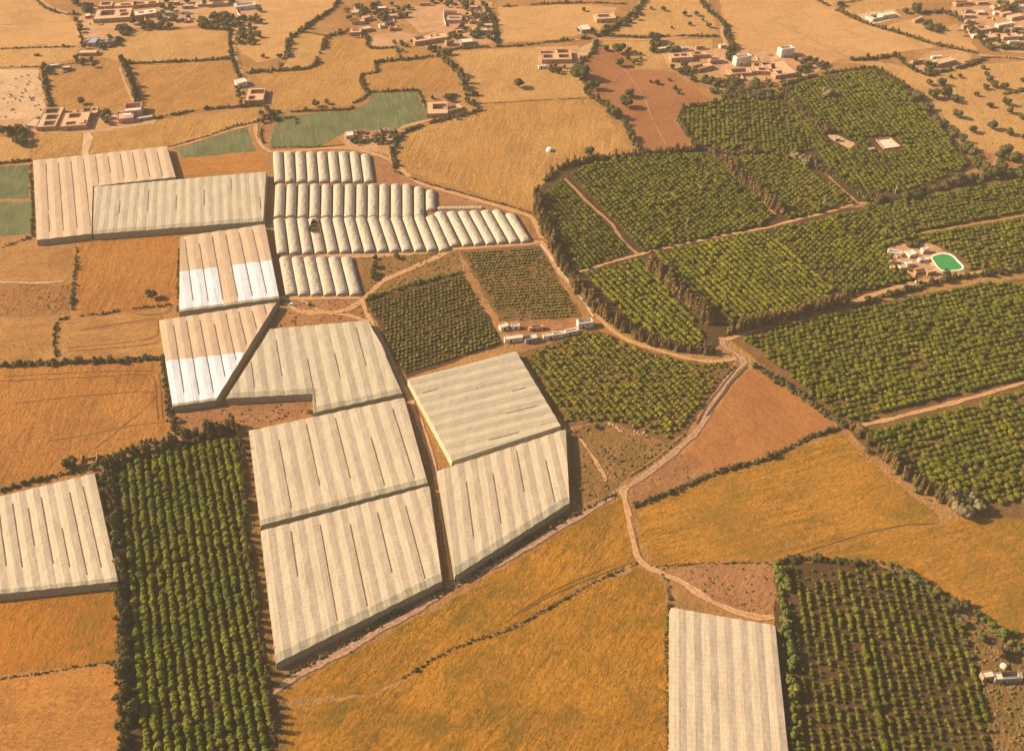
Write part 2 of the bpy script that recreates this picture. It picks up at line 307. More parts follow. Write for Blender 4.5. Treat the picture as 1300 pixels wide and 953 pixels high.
# ------------------------------------------------------------------ fields (outlines read off the photo, laid on the ground)
FIELDS = [
 ([(-60,-25),(48,-5),(62,12),(85,20),(97,30),(100,58),(-60,64)],'pale2','wide smooth tan field in the top left corner'),
 ([(-60,64),(100,60),(105,74),(50,84),(-60,88)],'pale','narrow tan strip field with a parked cart'),
 ([(-60,88),(49,88),(53,110),(60,140),(45,150),(-60,155)],'sand','bare whitish sandy plot dotted with weeds'),
 ([(60,96),(100,92),(152,84),(160,100),(172,130),(140,135),(75,145),(62,120)],'straw2','straw field with windrows above the adobe farm row'),
 ([(168,84),(225,81),(290,78),(300,100),(308,128),(240,142),(195,150),(185,140)],'straw2','large straw field right of the tall hedge'),
 ([(128,62),(150,58),(165,40),(240,38),(288,36),(292,70),(225,79),(160,80),(125,72)],'pale','ochre field below the walled village compound'),
 ([(118,168),(180,155),(250,146),(330,138),(315,152),(270,170),(215,186),(115,196)],'straw','stubble field between adobe farm and big net house'),
 ([(42,170),(104,168),(104,195),(42,202)],'straw','small straw plot left of the farm drive'),
 ([(-60,172),(40,176),(38,204),(-60,207)],'pale','straw plot below the dark farm trees'),
 ([(226,202),(335,192),(335,217),(228,223)],'orange','orange strip above the grey green net house'),
 ([(326,-25),(428,-25),(430,4),(400,25),(385,36),(370,47),(362,72),(325,80),(300,60),(305,20)],'pale2','striped tan field beside the curved hedge'),
 ([(372,48),(388,40),(410,46),(403,72),(392,86),(357,89),(366,73)],'pale','rounded small field inside the hedge bend'),
 ([(303,84),(357,92),(395,90),(412,60),(420,48),(462,47),(468,62),(500,62),(508,76),(478,81),(474,92),(458,97),(460,122),(445,134),(352,142),(330,100)],'straw','broad straw field with wandering hedge edges'),
 ([(482,82),(556,74),(575,90),(585,112),(540,122),(525,113),(470,115),(463,98)],'straw2','straw field above the green crop'),
 ([(505,12),(560,5),(566,38),(535,42),(516,26)],'yard','brownish open plot between village gardens'),
 ([(470,45),(510,40),(530,45),(527,50),(500,59),(472,60)],'yard','pinkish fallow plot beside the long adobe house'),
 ([(575,66),(650,61),(735,58),(735,88),(745,123),(612,130),(590,98)],'pale','tan field behind the farm compound with lone bush'),
 ([(610,140),(640,131),(745,126),(770,145),(800,190),(740,205),(700,222),(682,245),(680,268),(600,243),(530,222),(502,212),(499,185),(515,168)],'straw','large golden field with the white dome'),
 ([(765,52),(783,50),(905,50),(905,62),(860,88),(800,88),(797,72),(768,64)],'pale','dry patch with bushes above the ploughed field'),
 ([(765,60),(782,66),(802,72),(807,88),(857,92),(876,110),(904,128),(872,137),(856,152),(876,187),(822,192),(792,155),(760,126),(744,100),(742,84),(735,80)],'terra','terracotta ploughed field dotted with round trees'),
 ([(632,9),(740,6),(785,10),(760,40),(700,51),(635,55)],'pale2','tan field left of the double court farmhouse'),
 ([(819,-25),(890,-25),(905,20),(914,46),(800,44),(775,44),(805,22)],'pale','tan field with rows of small bushes'),
 ([(908,-25),(1030,-25),(1075,22),(1150,47),(1190,60),(1120,70),(1050,78),(1010,80),(925,70),(922,40)],'pale2','huge smooth tan field with a fine diagonal line'),
 ([(1040,-25),(1150,-25),(1160,10),(1120,14),(1080,18),(1060,5)],'pale','tan field at the top edge beside tall tree'),
 ([(1125,34),(1150,26),(1170,28),(1200,36),(1215,30),(1240,62),(1240,68),(1190,55)],'pale2','tan field right of the hedge line'),
 ([(1060,78),(1110,78),(1150,84),(1175,98),(1245,82),(1300,78),(1370,80),(1370,190),(1262,196),(1225,180),(1190,140),(1160,115),(1110,84)],'pale','dry savanna field scattered with round trees'),
 ([(-60,212),(35,210),(38,252),(-60,255)],'crop','green crop plot at left edge'),
 ([(-60,259),(41,256),(44,297),(-60,303)],'crop','lower green crop plot at left edge'),
 ([(223,190),(275,173),(315,162),(324,192),(232,201)],'crop','small green wedge above the net houses'),
 ([(352,147),(450,141),(467,130),(475,117),(527,115),(538,135),(547,148),(500,164),(437,168),(408,185),(342,188)],'crop','long dark green vegetable field in rows'),
 ([(-60,316),(94,313),(90,358),(-60,359)],'tanor','orange field below green crop plot'),
 ([(-60,363),(90,361),(88,400),(-60,403)],'brownf','rough brown field at left edge'),
 ([(99,308),(150,300),(226,299),(226,388),(135,397),(95,400)],'orange2','orange field with vertical ploughed rows and one bush'),
 ([(-60,404),(71,403),(68,458),(-60,464)],'tanor','plain orange field left of the crossing hedges'),
 ([(76,406),(135,400),(203,392),(207,453),(75,458)],'tanor','orange field with curving wheel marks'),
 ([(-60,468),(100,463),(204,461),(212,520),(216,545),(170,570),(125,582),(60,604),(-60,625)],'orange2','large orange stubble field with dark swirls'),
 ([(-80,762),(151,744),(153,840),(-80,862)],'deep','deep orange field under the cut off net house'),
 ([(-80,866),(152,843),(160,1020),(-80,1020)],'orange','orange ground at the bottom left'),
 ([(228,522),(290,512),(395,508),(398,524),(318,540),(300,545),(262,552),(228,556)],'bare','weedy bare ground between net houses'),
 ([(350,385),(462,380),(472,406),(345,415)],'bare','bare plot crossed by tracks near the parked car'),
 ([(460,325),(580,318),(588,345),(535,362),(465,380),(460,372)],'scrub','scrubby ground beside the small tunnels'),
 ([(722,548),(740,540),(770,536),(845,562),(858,560),(800,600),(770,628),(735,640),(724,600)],'scrub','weedy triangle between net house and track'),
 ([(868,578),(950,466),(972,472),(1012,497),(1050,527),(1060,542),(1000,566),(940,590),(902,602)],'plough','smooth ploughed orange triangle field'),
 ([(795,618),(868,576),(902,604),(845,624),(806,638)],'bare','trampled brown ground beside the track'),
 ([(788,630),(796,650),(806,712),(750,738),(650,794),(510,861),(470,880),(340,890),(430,838),(560,770),(650,715),(740,660)],'gold','golden wheat field along the bottom track'),
 ([(812,720),(842,738),(848,780),(846,880),(850,1020),(300,1020),(318,905),(470,882),(512,866),(575,826),(650,800),(750,744)],'gold','golden field below the thin diagonal hedge'),
 ([(808,643),(845,629),(905,606),(975,586),(985,620),(1000,712),(900,714),(832,718),(812,690)],'gold2','golden green wheat field right of the track'),
 ([(976,585),(1062,547),(1110,590),(1192,655),(1190,665),(1100,672),(1003,712),(985,620)],'gold2','golden field beside the windbreak'),
 ([(1003,714),(1100,675),(1195,666),(1230,655),(1380,650),(1380,830),(1300,815),(1235,775),(1200,755),(1120,715)],'gold2','wide golden field at right edge'),
 ([(838,720),(900,717),(985,716),(984,780),(930,772),(865,735)],'bare','rough brown patch above the small net house'),
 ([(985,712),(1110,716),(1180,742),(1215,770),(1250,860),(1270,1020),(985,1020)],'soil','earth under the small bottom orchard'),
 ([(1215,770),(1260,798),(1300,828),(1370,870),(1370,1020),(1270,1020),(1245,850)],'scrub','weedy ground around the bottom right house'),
 ([(130,596),(210,565),(300,545),(318,660),(345,862),(360,1020),(150,1020),(153,840),(150,740)],'soil','shade darkened earth under the dense row orchard'),
 ([(303,548),(318,548),(331,670),(350,845),(360,862),(372,1020),(345,1020),(320,700)],'scrub','weedy strip beside the dense orchard'),
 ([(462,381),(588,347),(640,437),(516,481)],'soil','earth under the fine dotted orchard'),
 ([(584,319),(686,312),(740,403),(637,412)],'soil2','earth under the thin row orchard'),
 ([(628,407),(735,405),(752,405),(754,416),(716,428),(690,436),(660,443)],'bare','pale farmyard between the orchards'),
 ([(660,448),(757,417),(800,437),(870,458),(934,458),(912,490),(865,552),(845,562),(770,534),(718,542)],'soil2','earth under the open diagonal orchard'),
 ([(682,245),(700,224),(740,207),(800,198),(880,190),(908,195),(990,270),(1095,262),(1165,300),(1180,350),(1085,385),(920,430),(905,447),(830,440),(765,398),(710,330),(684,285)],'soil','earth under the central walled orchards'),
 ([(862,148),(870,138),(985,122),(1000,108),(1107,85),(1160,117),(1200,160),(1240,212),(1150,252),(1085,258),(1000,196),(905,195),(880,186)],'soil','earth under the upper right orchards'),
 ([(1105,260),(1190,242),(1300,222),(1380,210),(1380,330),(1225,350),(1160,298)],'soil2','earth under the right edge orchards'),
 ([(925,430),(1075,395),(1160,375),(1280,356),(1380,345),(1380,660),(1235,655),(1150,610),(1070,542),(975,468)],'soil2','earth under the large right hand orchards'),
 ([(97,25),(118,10),(170,0),(240,0),(330,0),(326,20),(300,30),(240,34),(165,36),(150,55),(118,62),(100,58),(98,40)],'yard','trodden earth of the top left village'),
 ([(30,146),(75,140),(130,140),(200,150),(195,158),(120,168),(30,170),(-60,160),(-60,152)],'yard','trodden earth around the adobe farm row'),
 ([(106,168),(117,167),(113,200),(104,198)],'sand','sandy drive leading to the net house'),
 ([(735,62),(760,50),(756,66),(733,76)],'sand','bright threshing ground beside the compound'),
 ([(678,60),(732,60),(734,84),(684,88)],'yard','yard of the double court farmhouse'),
 ([(832,56),(905,62),(1020,62),(1062,78),(1020,100),(985,104),(905,98),(850,86)],'yard','trodden earth of the hamlet with white houses'),
 ([(1148,82),(1180,66),(1215,62),(1235,70),(1228,84),(1200,90),(1175,93)],'yard','yard inside the hedged farm'),
 ([(1205,10),(1260,-20),(1370,-20),(1370,70),(1262,66),(1235,40)],'yard','trodden earth of the upper right village'),
 ([(1085,18),(1135,12),(1145,22),(1108,32)],'sand','bright yard beside the white roofed house'),
 ([(437,172),(520,165),(512,182),(500,198),(436,186)],'yard','yard of the small house above the tunnels'),
 ([(560,3),(625,3),(628,55),(540,62),(535,46),(565,36)],'yard','earth among the garden trees of the upper village'),
 ([(1112,318),(1150,305),(1185,310),(1228,338),(1222,352),(1150,352)],'yard','orange farmyard around the pond'),
 ([(1048,172),(1062,172),(1086,182),(1080,190),(1060,180)],'sand','light clearing inside the upper orchard'),
 ([(342,188),(495,198),(560,240),(680,275),(690,308),(575,320),(465,332),(462,378),(350,385),(345,300)],'bare','reddish ground under the tunnels'),
]
NOEARTH = []
for i, (p, m, lab) in enumerate(FIELDS): field(p, m, lab, .05+.004*(i % 9)+(.04 if m in ('yard', 'sand', 'scrub') else 0))

TRACKS = [
 ([(330,895),(375,858),(430,830),(485,798),(525,776),(580,741),(650,706),(745,649),(790,622),(845,583),(887,544),(907,507),(925,480),(944,460),(936,450),(920,440),(915,428)],4.4,'trackp','main pinkish dirt road along the lower net houses'),
 ([(790,622),(796,647),(806,693),(813,712),(830,723),(862,737),(890,755),(920,771),(960,783),(982,782)],3.6,'track','winding light track through the wheat fields'),
 ([(650,311),(687,308),(705,338),(737,376),(762,405),(790,428),(830,443),(865,453),(900,459),(935,455)],3.2,'track','track curving round the central orchards'),
 ([(686,310),(712,344),(740,382),(753,402)],1.3,'concrete','pale irrigation channel beside the curving track'),
 ([(402,323),(460,325),(530,321),(577,316),(650,311),(690,307)],4,'track','track along the lower end of the tunnels'),
 ([(577,316),(545,331),(505,348),(485,358),(461,380),(440,393),(412,397),(380,395),(362,384)],4,'track','diagonal track from tunnels to parked car'),
 ([(368,377),(382,381),(412,397),(440,400),(470,409)],2.4,'track','crossing track above the notched net house'),
 ([(345,378),(400,378),(458,377)],5,'track','bare headland under the six small tunnels'),
 ([(458,380),(466,398),(475,414),(490,445),(508,482),(522,510),(545,570),(560,640),(575,735)],3.2,'track','service lane between the net houses'),
 ([(325,150),(325,172),(337,189),(355,193),(435,188),(475,196),(497,205),(530,231),(575,245),(615,257),(650,267),(675,277),(688,303)],3.6,'track','track around the top of the tunnels'),
 ([(497,205),(497,178),(512,162),(550,152),(607,138)],4,'track','track past the green crop to the small farm'),
 ([(735,345),(750,341),(812,323),(900,303),(975,289),(1000,282),(1057,268),(1095,258),(1150,262),(1165,260)],2.3,'track','straight orchard road from windbreak to pole'),
 ([(717,227),(750,261),(775,283),(792,308),(810,323)],2.3,'trackd','diagonal orchard road at upper left'),
 ([(920,218),(940,236),(960,254),(985,272)],2.3,'trackd','orchard lane beside the brown windbreak'),
 ([(1040,210),(1060,232),(1087,256),(1110,275),(1130,305)],2.3,'trackd','orchard lane towards the pond'),
 ([(1158,298),(1230,286),(1300,274),(1370,262)],2.3,'trackd','light orchard road at right edge'),
 ([(1087,542),(1150,527),(1230,506),(1300,486),(1370,468)],2.6,'track','bright diagonal road between the right orchards'),
 ([(920,432),(960,418),(1012,402),(1050,392),(1081,384),(1150,362),(1230,348),(1300,340),(1370,334)],4,'track','lane along the brown windbreak to the pond'),
 ([(295,0),(303,20),(306,30),(296,45),(298,70),(307,95)],3.6,'track','village lane going up to the top edge'),
 ([(215,189),(240,182),(270,173),(300,164),(325,158)],2.6,'track','track beside the small green wedge'),
 ([(598,-5),(617,12),(622,30),(628,54)],3,'track','lane beside the upper village gardens'),
 ([(892,0),(905,14),(916,30),(917,46),(928,67)],3.6,'track','lane going up between tan fields'),
 ([(757,50),(790,51),(850,50),(880,46),(915,47)],3.2,'track','lane joining the two upper hamlets'),
 ([(0,87),(50,87),(98,82)],2.2,'track','path between tan strip and sandy plot'),
 ([(50,-5),(62,8),(82,16),(102,19)],3,'track','curved path into the top left village'),
 ([(152,86),(160,108),(172,134)],3,'track','path beside the tall hedge'),
 ([(1242,70),(1262,72),(1300,74)],4,'track','lane at the gate of the upper right village'),
 ([(565,63),(600,60),(650,59),(700,55),(750,49)],2.5,'track','path along the double hedge'),
 ([(0,358.5),(50,359.5),(82,357)],1.8,'sand','pale furrow bank between orange fields'),
 ([(737,557),(752,580),(765,600),(769,612)],2,'track','footpath across the weedy triangle'),
]
for i, (p, w, m, lab) in enumerate(TRACKS): strip(p, w*(.95 if m == 'trackp' else 1.1) if m[:5] == 'track' else w, m, lab, .20+.004*i)
RUTS = [
 ([(5,478),(100,473),(190,471),(202,480),(206,530)],'rut'),([(0,484),(110,479),(182,476),(196,484),(200,535)],'rut'),
 ([(20,512),(110,502),(190,497),(196,505),(176,525),(150,545)],'rut'),([(60,560),(110,552),(170,540),(210,536)],'rut'),
 ([(80,598),(110,575),(140,555),(160,536)],'rut'),
 ([(85,442),(150,436),(190,430),(200,425),(200,405)],'rut'),([(85,446),(155,441),(195,436),(205,430),(205,400)],'rut'),
 ([(100,420),(140,413),(200,404)],'rut'),([(150,392),(185,400),(215,395),(215,385)],'rut'),
 ([(5,62.5),(60,57)],'rut'),([(0,32),(50,30),(95,26)],'rut'),
 ([(1005,705),(1060,688),(1100,676),(1150,666),(1190,664)],'rutgold'),
 ([(800,655),(808,690),(813,706)],'rutgold'),([(640,790),(700,755),(780,722),(805,712)],'rutgold'),([(650,781),(705,748),(775,718)],'rutgold'),
 ([(655,60),(680,61)],'rut'),([(985,28),(1020,45),(1060,65),(1075,72)],'rut'),([(790,85),(815,120),(830,155),(845,183)],'sand'),
]
strip([(897,528),(912,508),(928,486),(948,466)], 1.3, 'ditch', 'dark reddish ditch on the field side of the road', .31, 'path', .5)
strip([(884,538),(900,512),(915,492),(938,463)], .9, 'ditch', 'dark ditch on the orchard side of the road', .32, 'path', .5)
for i, (p, m) in enumerate(RUTS):
    strip(p, .45 if m != 'sand' else .5, m, 'faint wheel line pressed into the field', .36+.004*i, 'path', .3)

# ------------------------------------------------------------------ greenhouses
def clip(poly, n, c):
    out = []
    for i in range(len(poly)):
        a, b = poly[i], poly[(i+1) % len(poly)]
        da = a[0]*n[0]+a[1]*n[1]-c; db = b[0]*n[0]+b[1]*n[1]-c
        if da >= 0: out.append(a)
        if (da >= 0) != (db >= 0):
            t = da/(da-db); out.append((a[0]+(b[0]-a[0])*t, a[1]+(b[1]-a[1])*t))
    return out
def greenhouse(pieces, outline, d, nb, label, h=4.3, mats=('cream',), ridge=.42, whites=None, slits=(2, .85), edge=3.2, seed=1, wall='wallnet', lit=(), eb=True, phase=0.0):
    rnd = random.Random(seed)
    O = [np.array(at2(*p, h)) for p in outline]
    area = sum(O[i][0]*O[(i+1) % len(O)][1]-O[(i+1) % len(O)][0]*O[i][1] for i in range(len(O)))
    P = [[at2(*p, h) for p in pc] for pc in pieces]
    a, b = np.array(at2(*d[0], h)), np.array(at2(*d[1], h))
    T = (b-a)/np.linalg.norm(b-a); S = np.array([-T[1], T[0]])
    if S[0]*1+S[1]*.01 < 0: S = -S
    ss = [float(np.dot(p, S)) for p in O]; tt = [float(np.dot(p, T)) for p in O]
    s0, s1 = min(ss), max(ss); w = (s1-s0)/nb; t0, t1 = min(tt), max(tt)
    def prof(s):
        k = ((s-s0)/w+phase) % 1.0
        return ridge*(1-abs(2*k-1))**.85
    def sag(s, t):
        return .30*mnoise.noise(Vector((s*.06, t*.05, seed)))+.10*mnoise.noise(Vector((s*.25, t*.2, seed)))
    c = sum(O)/len(O); root = empty('greenhouse', (c[0], c[1], 0)); L = lambda p: (p[0]-c[0], p[1]-c[1])
    tag(root, label, 'greenhouse', 'flat roofed net greenhouses')
    cuts = sorted(set([round(s0+w*(k-phase+q), 4) for k in range(nb+2) for q in (0, .25, .5, .75)]))
    def Z(p):
        s, t = float(np.dot(p, S)), float(np.dot(p, T)); return h+prof(s)+sag(s, t)
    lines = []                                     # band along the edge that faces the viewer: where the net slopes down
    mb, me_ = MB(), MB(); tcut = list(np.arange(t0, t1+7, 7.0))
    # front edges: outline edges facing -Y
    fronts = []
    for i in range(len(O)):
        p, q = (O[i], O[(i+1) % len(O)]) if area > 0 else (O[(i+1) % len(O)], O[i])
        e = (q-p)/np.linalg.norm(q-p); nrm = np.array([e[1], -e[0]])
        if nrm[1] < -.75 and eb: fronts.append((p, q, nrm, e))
    for pc in P:
        for k in range(len(cuts)-1):
            st = clip(clip(pc, S, cuts[k]), -S, -cuts[k+1])
            if len(st) < 3: continue
            for j in range(len(tcut)-1):
                cell = clip(clip(st, T, tcut[j]), -T, -tcut[j+1])
                if len(cell) < 3: continue
                parts = [(cell, False)]
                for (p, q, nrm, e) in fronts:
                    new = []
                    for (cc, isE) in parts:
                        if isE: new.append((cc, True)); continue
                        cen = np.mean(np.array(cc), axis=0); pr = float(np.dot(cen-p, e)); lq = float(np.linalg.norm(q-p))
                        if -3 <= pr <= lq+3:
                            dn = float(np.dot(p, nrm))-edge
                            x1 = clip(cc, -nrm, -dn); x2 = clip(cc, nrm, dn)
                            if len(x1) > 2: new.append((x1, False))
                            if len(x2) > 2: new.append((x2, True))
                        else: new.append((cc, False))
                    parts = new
                for cc, isE in parts:
                    subs = [(cc, 0)]
                    if whites and not isE:
                        subs = []
                        for (wl, bays) in [whites]:
                            bi = int(math.floor((cuts[k]+.01-s0)/w+phase))
                            if bays is not None and bi not in bays: subs.append((cc, 0)); continue
                            wa, wb = np.array(at2(*wl[0], h)), np.array(at2(*wl[1], h)); we = (wb-wa)/np.linalg.norm(wb-wa)
                            wn = np.array([we[1], -we[0]]); wn = wn if wn[1] < 0 else -wn
                            off = rnd.uniform(-.6, .6) if k % 4 == 0 else 0
                            dd = float(np.dot(wa, wn))+off
                            y1, y2 = clip(cc, wn, dd), clip(cc, -wn, -dd)
                            if len(y1) > 2: subs.append((y1, 1))
                            if len(y2) > 2: subs.append((y2, 0))
                    for poly, mi in subs:
                        pts = [(*L(p), Z(p)) for p in poly]
                        uv = [(float(np.dot(p, S))-s0, float(np.dot(p, T))-t0) for p in poly]
                        ar = sum(pts[i][0]*pts[(i+1) % len(pts)][1]-pts[(i+1) % len(pts)][0]*pts[i][1] for i in range(len(pts)))
                        if abs(ar) < 1e-3: continue
                        if ar < 0: pts.reverse(); uv.reverse()
                        (me_ if isE else mb).quad(pts, mi if not isE else 0, uv)
    mb.build('roof', [M[m] for m in mats], root)
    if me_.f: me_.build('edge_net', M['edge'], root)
    wm = MB()
    for i in range(len(O)):
        p, q = (O[i], O[(i+1) % len(O)]) if area > 0 else (O[(i+1) % len(O)], O[i])
        e = q-p; ln = np.linalg.norm(e); e = e/ln; nrm = np.array([e[1], -e[0]])
        sp, sq = float(np.dot(p, S)), float(np.dot(q, S)); ks = {0.0, 1.0}
        for cu in cuts:
            if abs(sq-sp) > 1e-6:
                t = (cu-sp)/(sq-sp)
                if 0 < t < 1: ks.add(t)
        for t in range(1, int(ln/7)): ks.add(t*7/ln)
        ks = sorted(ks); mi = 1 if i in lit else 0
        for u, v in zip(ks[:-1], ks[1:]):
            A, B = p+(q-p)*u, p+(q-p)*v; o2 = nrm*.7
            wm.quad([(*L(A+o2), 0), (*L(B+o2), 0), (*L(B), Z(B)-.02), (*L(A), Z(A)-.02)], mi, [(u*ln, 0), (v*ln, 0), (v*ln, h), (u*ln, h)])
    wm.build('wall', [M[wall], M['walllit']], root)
    every, frac = slits
    if every:
        for k in range(1, nb):
            if k % every: continue
            s = s0+w*(k-phase); seg = []
            for pc in P:
                q = clip(clip(pc, S, s-.05), -S, -(s+.05))
                if len(q) > 2:
                    ts = [float(np.dot(x, T)) for x in q]; seg.append((min(ts), max(ts)))
            if not seg: continue
            a0, a1 = min(x[0] for x in seg), max(x[1] for x in seg); ln = a1-a0
            if ln < 12: continue
            f = frac*rnd.choice([rnd.uniform(.8, 1.05), rnd.uniform(.8, 1.05), rnd.uniform(.4, .8)]); u0 = a0+ln*.05+rnd.random()*ln*(.9-f if f < .9 else .02); u1 = min(a1-ln*.06-2, u0+ln*f)
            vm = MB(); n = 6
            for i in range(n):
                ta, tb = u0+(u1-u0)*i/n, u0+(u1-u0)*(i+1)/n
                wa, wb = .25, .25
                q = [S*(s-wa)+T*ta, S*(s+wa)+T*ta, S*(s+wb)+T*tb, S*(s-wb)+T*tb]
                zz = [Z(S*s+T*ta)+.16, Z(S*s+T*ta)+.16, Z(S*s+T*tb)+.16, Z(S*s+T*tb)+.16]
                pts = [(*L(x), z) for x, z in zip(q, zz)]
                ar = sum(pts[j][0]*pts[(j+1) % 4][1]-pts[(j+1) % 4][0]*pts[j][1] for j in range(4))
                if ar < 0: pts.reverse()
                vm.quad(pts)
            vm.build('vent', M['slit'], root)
    return root
Q = lambda *p: list(p)
def gh(poly, *a, **k): return greenhouse([poly], poly, *a, **k)
greenhouse([[(42,204),(212,186),(223,225),(118,237),(44,246)], [(44,246),(118,237),(116,297),(47,305)]],
  [(42,204),(212,186),(223,225),(118,237),(116,297),(47,305)], ((57,204),(62,300)), 11, 'L shaped peach net greenhouse with long dark slits at far left', mats=('creamp',), seed=2, slits=(1, .92), eb=False)
gh([(119.5,237.5),(338,218),(334,281),(118,297.5)], ((230,228),(229,290)), 19, 'long low grey green net greenhouse with fine stripes', mats=('greyn',), seed=3, slits=(3, .5), ridge=.3, h=4.6, edge=5)
gh([(229,301),(336,285),(354.5,379),(227.5,396)], ((245,300),(258,390)), 7, 'greenhouse with a whitewashed lower half and peach upper half', mats=('creamp','white'), seed=4, slits=(1, .95), whites=(((229,345),(349,330)), {0,1,2,4,5,6}), edge=2.5)
gh([(202,407),(351,384),(274,508),(219.5,516)], ((222,404),(239,512)), 9, 'tapering greenhouse with blue white whitewash near its diagonal wall', mats=('creamp','white'), seed=5, slits=(1, .95), whites=(((211,458),(306,448)), None), edge=2)
greenhouse([[(343,418),(467,407),(482,434),(487,443),(491,455),(500,476),(511,499),(399,524),(397,500)], [(343,418),(397,500),(287,506)]],
  [(343,418),(467,407),(511,499),(399,524),(397,500),(287,506)], ((383,413),(404,522)), 12, 'cream greenhouse with a notched lower edge beside the dotted orchard', mats=('greyn',), seed=6, slits=(2, .7), edge=4.5)
gh([(316,547),(513,505),(543,613),(331,667)], ((345,543),(365,655)), 11, 'cream ribbed greenhouse with five long slits in the middle', seed=7, slits=(2, .85), edge=3.8)
gh([(331,674),(545,617),(561,737),(351,842)], ((385,660),(410,812)), 12, 'largest cream greenhouse with a slanting lower edge', seed=8, slits=(2, .85), edge=4.5)
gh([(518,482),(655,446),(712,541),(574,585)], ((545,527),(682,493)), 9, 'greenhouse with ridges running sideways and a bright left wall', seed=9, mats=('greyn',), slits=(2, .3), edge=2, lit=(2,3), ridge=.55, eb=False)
gh([(555,598),(718,545),(723,638),(578,731)], ((600,583),(617,705)), 10, 'cream ribbed greenhouse narrowing towards the dirt road', seed=10, slits=(2, .6), edge=4)
gh([(-110,657),(120,601),(150,738),(-110,766)], ((40,621),(62,748)), 13, 'cream greenhouse cut off by the left edge of view', seed=11, slits=(1, .9), edge=2.5)
gh([(852,771),(984,794),(1004,985),(852,985)], ((900,780),(905,960)), 7, 'greenhouse at the bottom with broad grey and tan stripes', seed=12, mats=('cream',), slits=(0, 0), edge=2, ridge=.4)

# ------------------------------------------------------------------ polytunnels
def tunnel(top, bot, label, width=7.0, hh=3.1, seed=0, torn=False):
    A = np.array(at2(top[0], top[1], hh*.9)); B = np.array(at2(bot[0], bot[1], 0))
    d = B-A; ln = np.linalg.norm(d); d = d/ln; n = np.array([-d[1], d[0]]); c = (A+B)/2
    root = empty('polytunnel', (c[0], c[1], 0)); tag(root, label, 'polytunnel', 'arched plastic polytunnels')
    mb = MB(); N = 12; K = 26; rings = []; rnd = random.Random(seed)
    for i in range(K+1):
        t = ln*i/K; x = min(t, ln-t); k = 1.0 if x > 2.2 else (.80+.20*math.sqrt(max(0, 1-(1-x/2.2)**2)))
        k *= 1+(.012 if i % 2 else -.012)
        if torn: k *= 1-.10*abs(math.sin(i*1.3))*(1 if i > K*.5 else .3)
        ring = []
        for j in range(N+1):
            a = math.pi*j/N; p = A+d*t+n*(-math.cos(a))*width/2*(.94+.06*k)-c
            z = hh*(math.sin(a)**.8)*k
            z *= 1+.10*mnoise.noise(Vector((p[0]*.35+seed*3, p[1]*.35, a)))+(.02 if i % 2 else -.02)
            ring.append((p[0], p[1], max(0, z)))
        rings.append(ring)
    for i in range(K):
        if torn and 2 <= i <= 12:
            rng = [j for j in range(N) if not (abs(j-5.5) < 5.2*math.sin(math.pi*(i-1.2)/12))]
        else: rng = range(N)
        for j in rng:
            mb.quad([rings[i][j], rings[i+1][j], rings[i+1][j+1], rings[i][j+1]], 0, [(j*1.0+.5, i*ln/K), (j*1.0+.5, (i+1)*ln/K), (j+1.5, (i+1)*ln/K), (j+1.5, i*ln/K)])
    mb.build('cover', M['tun'], root, True)
    for ring, sg in ((rings[0], -1), (rings[-1], 1)):
        e = MB(); out = d*sg*1.1
        base = [(ring[j][0], ring[j][1]) for j in (0, N)]; cen = ((base[0][0]+base[1][0])/2+out[0], (base[0][1]+base[1][1])/2+out[1])
        mid = []
        for j in range(N+1):
            r = ring[j]; mid.append((r[0]*.45+cen[0]*.55, r[1]*.45+cen[1]*.55, r[2]*.62))
        for j in range(N):
            q = [ring[j], ring[j+1], mid[j+1], mid[j]]; q2 = [mid[j], mid[j+1], (cen[0], cen[1], 0)]
            if sg < 0: q.reverse(); q2.reverse()
            e.quad(q, 0, [(p[0]*.7+p[1]*.7, p[2]) for p in q]); e.quad(q2, 0, [(p[0]*.7+p[1]*.7, p[2]) for p in q2])
        e.build('end_panel', M['tunend'], root, True)
    if torn:
        cr = MB()
        for i in range(2, 12):
            for s in (-1.9, 0, 1.9):
                p = A+d*(ln*(i+.5)/K)+n*s-c; cr.box((p[0], p[1], .45), (1.1, 1.5, .9), rnd.random(), 0, .4)
        cr.build('crop_row', M['leafE'], root)
        for i in range(3, 13, 3):
            hp = MB()
            for j in range(N): hp.cyl(rings[i][j], rings[i][j+1], .09, .09, 4)
            hp.build('hoop', M['pole'], root)
    return root
def o6(x, y): return 325+x/4, 216+y/4
ORD = ['first','second','third','fourth','fifth','sixth','seventh','eighth','ninth','tenth','eleventh','twelfth','thirteenth','fourteenth']
def nth(i, row, extra=''): return f'white arched polytunnel, {ORD[i]} from the left in the {row}{extra}'
tx = [82,138,195,250,305,360,415,472,528]; bx = [92,148,205,262,320,377,434,491,548]
for i in range(9):
    tunnel((325+(tx[i]+26)/4, 191.5+(3 if i == 8 else 0)), (325+(bx[i]+27)/4, 232.5), nth(i, 'topmost tunnel row') if i < 8 else 'crumpled polytunnel at the right end of the topmost tunnel row', 7.6, seed=i, torn=False)
tx = [95,153,213,272,331,390,449,508,566,624,683,741,800,860]; bx = [90,150,210,270,330,390,447,508,567,624,685,743,802,862]
for i in range(14):
    ty = {12: 80, 13: 96}.get(i, 66); by = {13: 210}.get(i, 243)
    tunnel(o6(tx[i]+26, ty), o6(bx[i]+27, by), nth(i, 'second tunnel row') if i < 13 else 'shortest upright polytunnel at the right end of the second tunnel row', 7.4, seed=20+i)
tunnel((556,263), (613,265), 'low polytunnel lying crosswise beside the short end tunnel', 3.6, 2.0, seed=40)
tx = [85,145,205,262,325,385,443,502,562,620,680,740,800,858]; bx = [105,170,235,298,362,425,487,550,615,678,740,803,867,930]
